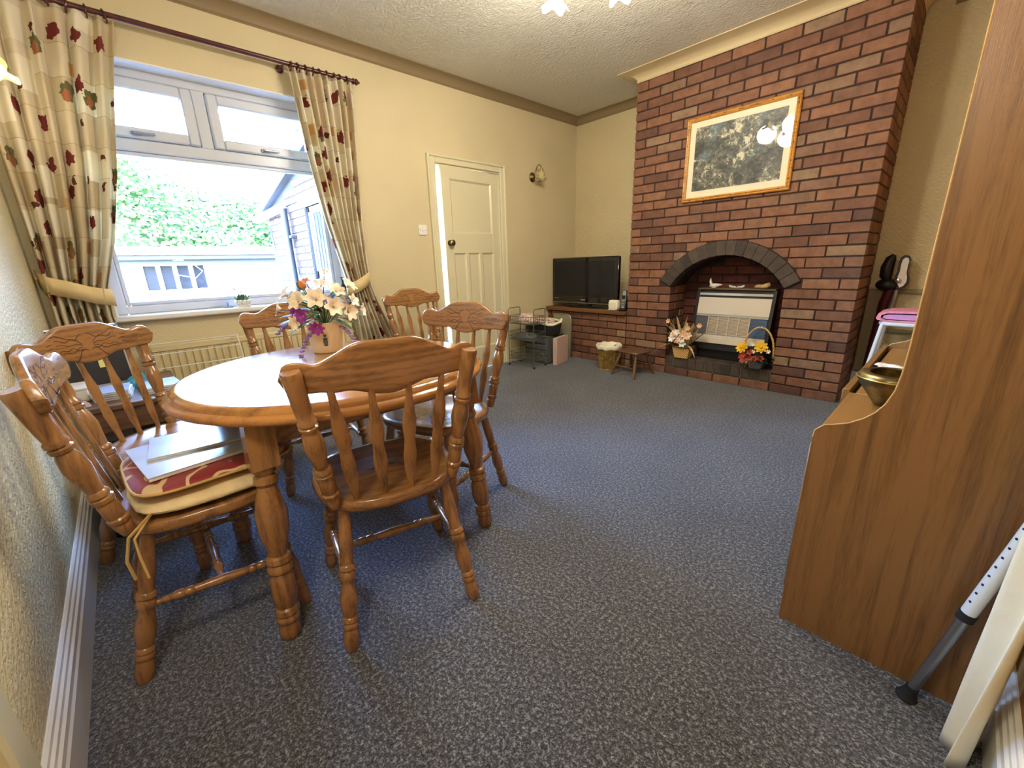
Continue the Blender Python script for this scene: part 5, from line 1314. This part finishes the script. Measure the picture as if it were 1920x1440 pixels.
# brick annex with window and rainwater pipe
an = thing('brick_annex', 'brick rear annex with sloping roof and white window', 'building', (-2.7, -2.1, GZ))
AX0, AX1 = -4.02 + 2.7, -1.33 + 2.7
ax0, ax1, az0, az1 = -2.60 + 2.7, -2.06 + 2.7, .97 - GZ, 1.70 - GZ
def vz(x): return 1.80 - GZ + .21 * (x - AX0)
wm = MB()
wm.prism([(AX0 + .006, 0), (ax0, 0), (ax0, vz(ax0)), (AX0 + .006, vz(AX0))], (0, .2, 0), (0, .008, 0)); wm.prism([(ax1, 0), (AX1, 0), (AX1, vz(AX1)), (ax1, vz(ax1))], (0, .2, 0), (0, .008, 0))
wm.box(ax0, ax1, .008, .208, 0, az0).prism([(ax0, az1), (ax1, az1), (ax1, vz(ax1)), (ax0, vz(ax0))], (0, .2, 0), (0, .008, 0))
wm.box(AX0 + .006, AX0 + .2, .2, .42, 0, vz(AX0)).box(AX0 + .2, AX1, .40, .42, 0, vz(AX0))
aw = part('walls', wm, 'mortar_outside', an, smooth=0)
bo = {}
for r in range(11, 36):
    z0 = r * .075; x = AX0 if r % 2 else AX0 - .1125
    while x < AX1:
        a, c2 = max(x, AX0), min(x + .215, AX1); top_ = z0 + .065
        x += .225
        if c2 - a < .04 or top_ > vz(a) - .02: continue
        spans = [(a, c2)]
        if top_ > az0 - .12 and z0 < az1 + .15: spans = [(a, min(c2, ax0 - .06 + .05))] if a < ax0 and c2 > ax0 else ([(max(a, ax1), c2)] if a < ax1 and c2 > ax1 else ([] if ax0 <= a and c2 <= ax1 else spans))
        for (p, q_) in spans:
            if q_ - p > .03:
                kk = (round(q_ - p, 3),)
                if kk not in bo: bo[kk] = MB().cbox(-(q_ - p) / 2, (q_ - p) / 2, -.03, .03, -.0325, .0325, .004).mesh('brick', 'brick_outside', 0)
                link('brick', bo[kk], aw, ((p + q_) / 2, .03, z0 + .0325))
part('lintel', MB().cbox(ax0 - .18, ax1 + .18, -.005, .1, az1, az1 + .145, .006), 'stone_lintel', an)
for i in range(8):
    x = lerp(ax0 - .04, ax1 + .04, i / 8); part('sill_brick', MB().cbox(x + .003, x + (ax1 - ax0 + .08) / 8 - .003, -.03, .1, az0 - .11, az0, .004), 'brick_outside', an)
aw_ = part('window', MB().cbox(ax0, ax0 + .06, .03, .10, az0, az1, .006).cbox(ax1 - .06, ax1, .03, .10, az0, az1, .006).cbox(ax0, ax1, .03, .10, az0, az0 + .09, .006).cbox(ax0, ax1, .03, .10, az1 - .06, az1, .006), 'white_paint', an)
part('pane', MB().box(ax0 + .05, ax1 - .05, .06, .068, az0 + .08, az1 - .05), 'window_dark', aw_, smooth=0)
for i in range(5): x = lerp(ax0 + .1, ax1 - .1, i / 4); part('window_bar', MB().rod((x, .02, az0 + .1), (x, .02, az1 - .08), .005, 6), 'pipe_grey', aw_)
part('roof', MB().prism([(AX0 - .16, vz(AX0) - .05), (AX1 + .02, vz(AX1)), (AX1 + .02, vz(AX1) + .09), (AX0 - .16, vz(AX0) + .05)], (0, .55, 0), (0, -.07, 0)), 'roof_felt', an, smooth=0)
part('gutter', MB().tube([(AX0 - .25, -.07, vz(AX0) - .08), (-3.13 + 2.7, -.07, vz(AX0) - .05)], .045, 10), 'white_paint', an)
part('downpipe', MB().rod((-3.12 + 2.7, -.06, 0), (-3.12 + 2.7, -.06, vz(AX0) - .06), .036, 12), 'pipe_grey', an)
part('pipe_clip', MB().cbox(-3.18 + 2.7, -3.0 + 2.7, -.06, .0, 1.42 - GZ, 1.45 - GZ, .004), 'pipe_grey', an)
part('cable', MB().tube([(AX0 - .0, -.02, 1.62 - GZ), (AX0 + .12, -.02, 1.55 - GZ), (AX0 + .16, -.02, 1.33 - GZ)], .008, 6), 'pipe_grey', an)
# ivy covered bank behind the outbuilding: leaves nobody could count
rn = random.Random(77); lf = MB()
def bank(y):      # crest height behind the outbuilding
    return 1.55 + 1.75 / (1 + math.exp((y + 2.9) * 2.2)) + .12 * math.sin(3 * y)
for k in range(15000):
    y = rn.uniform(-6.5, .6); z = rn.uniform(1.0, 1) + (bank(y) + .9 - 1.0) * rn.random() ** .8; x = -8.0 - .4 * (z - 1.2) + rn.uniform(-.25, .25) + .2 * math.sin(4 * y + 2 * z)
    d = Vector((rn.uniform(.2, 1), rn.uniform(-.8, .8), rn.uniform(-.3, 1))).normalized(); q = d.to_track_quat('Z', 'Y'); s = rn.uniform(.03, .06); a = rn.uniform(0, 6)
    lf.add([Vector((x, y, z)) + q @ Vector((s * math.cos(a + t), s * .8 * math.sin(a + t), s * .15 * math.cos(2 * t))) for t in (0, 1.57, 3.14, 4.71)], [(0, 1, 2, 3)])
iv = single('ivy_bank', lf, 'leaf_hedge', 'sunlit leafy ivy bank rising behind the white outbuilding', 'ivy', (0, 0, 0), smooth=0); iv['kind'] = 'stuff'
struct('bank_outside', MB().prism([(-6.5, -.3)] + [(y / 10, bank(y / 10) + .55) for y in range(-65, 7, 3)] + [(.6, -.3)], (-2.5, 0, 0), (-8.9, 0, 0), (0, 1, 0), (0, 0, 1)), 'leaf_hedge', label='earth bank behind the outbuilding', smooth=0)
tt = thing('garden_tree', 'pale leafy tree top beyond the annex seen through the top light', 'tree', (-9.5, 1.4, -.3))
lf = MB()
for k in range(2200):
    a = rn.uniform(0, 2 * PI); e = rn.uniform(-1, 1); r = rn.random() ** .4; c_ = Vector((math.cos(a) * math.sqrt(1 - e * e) * r * 1.2, math.sin(a) * math.sqrt(1 - e * e) * r * 1.3, 4.1 + e * r * 1.2))
    q = Vector((rn.uniform(-1, 1), rn.uniform(-1, 1), rn.uniform(-1, 1))).to_track_quat('Z', 'Y'); s = rn.uniform(.05, .1)
    lf.add([c_ + q @ Vector(p) * s for p in ((-1, 0, 0), (0, -.6, 0), (1, 0, 0), (0, .6, 0))], [(0, 1, 2, 3)])
part('crown', lf, 'leaf_tree', tt, smooth=0); part('trunk', MB().turned((0, 0, 0), (0, 0, 4.2), [(0, .16), (.6, .10), (1, .03)], 10), 'dark_wood', tt)
tag(part('overhead_wire', MB().tube([(-5.2, -4.6, 2.30), (-5.1, -3.0, 1.72), (-5.05, -1.9, 1.62)], .008, 5), 'rubber'), 'thin black wire strung across the yard to the annex', 'wire')
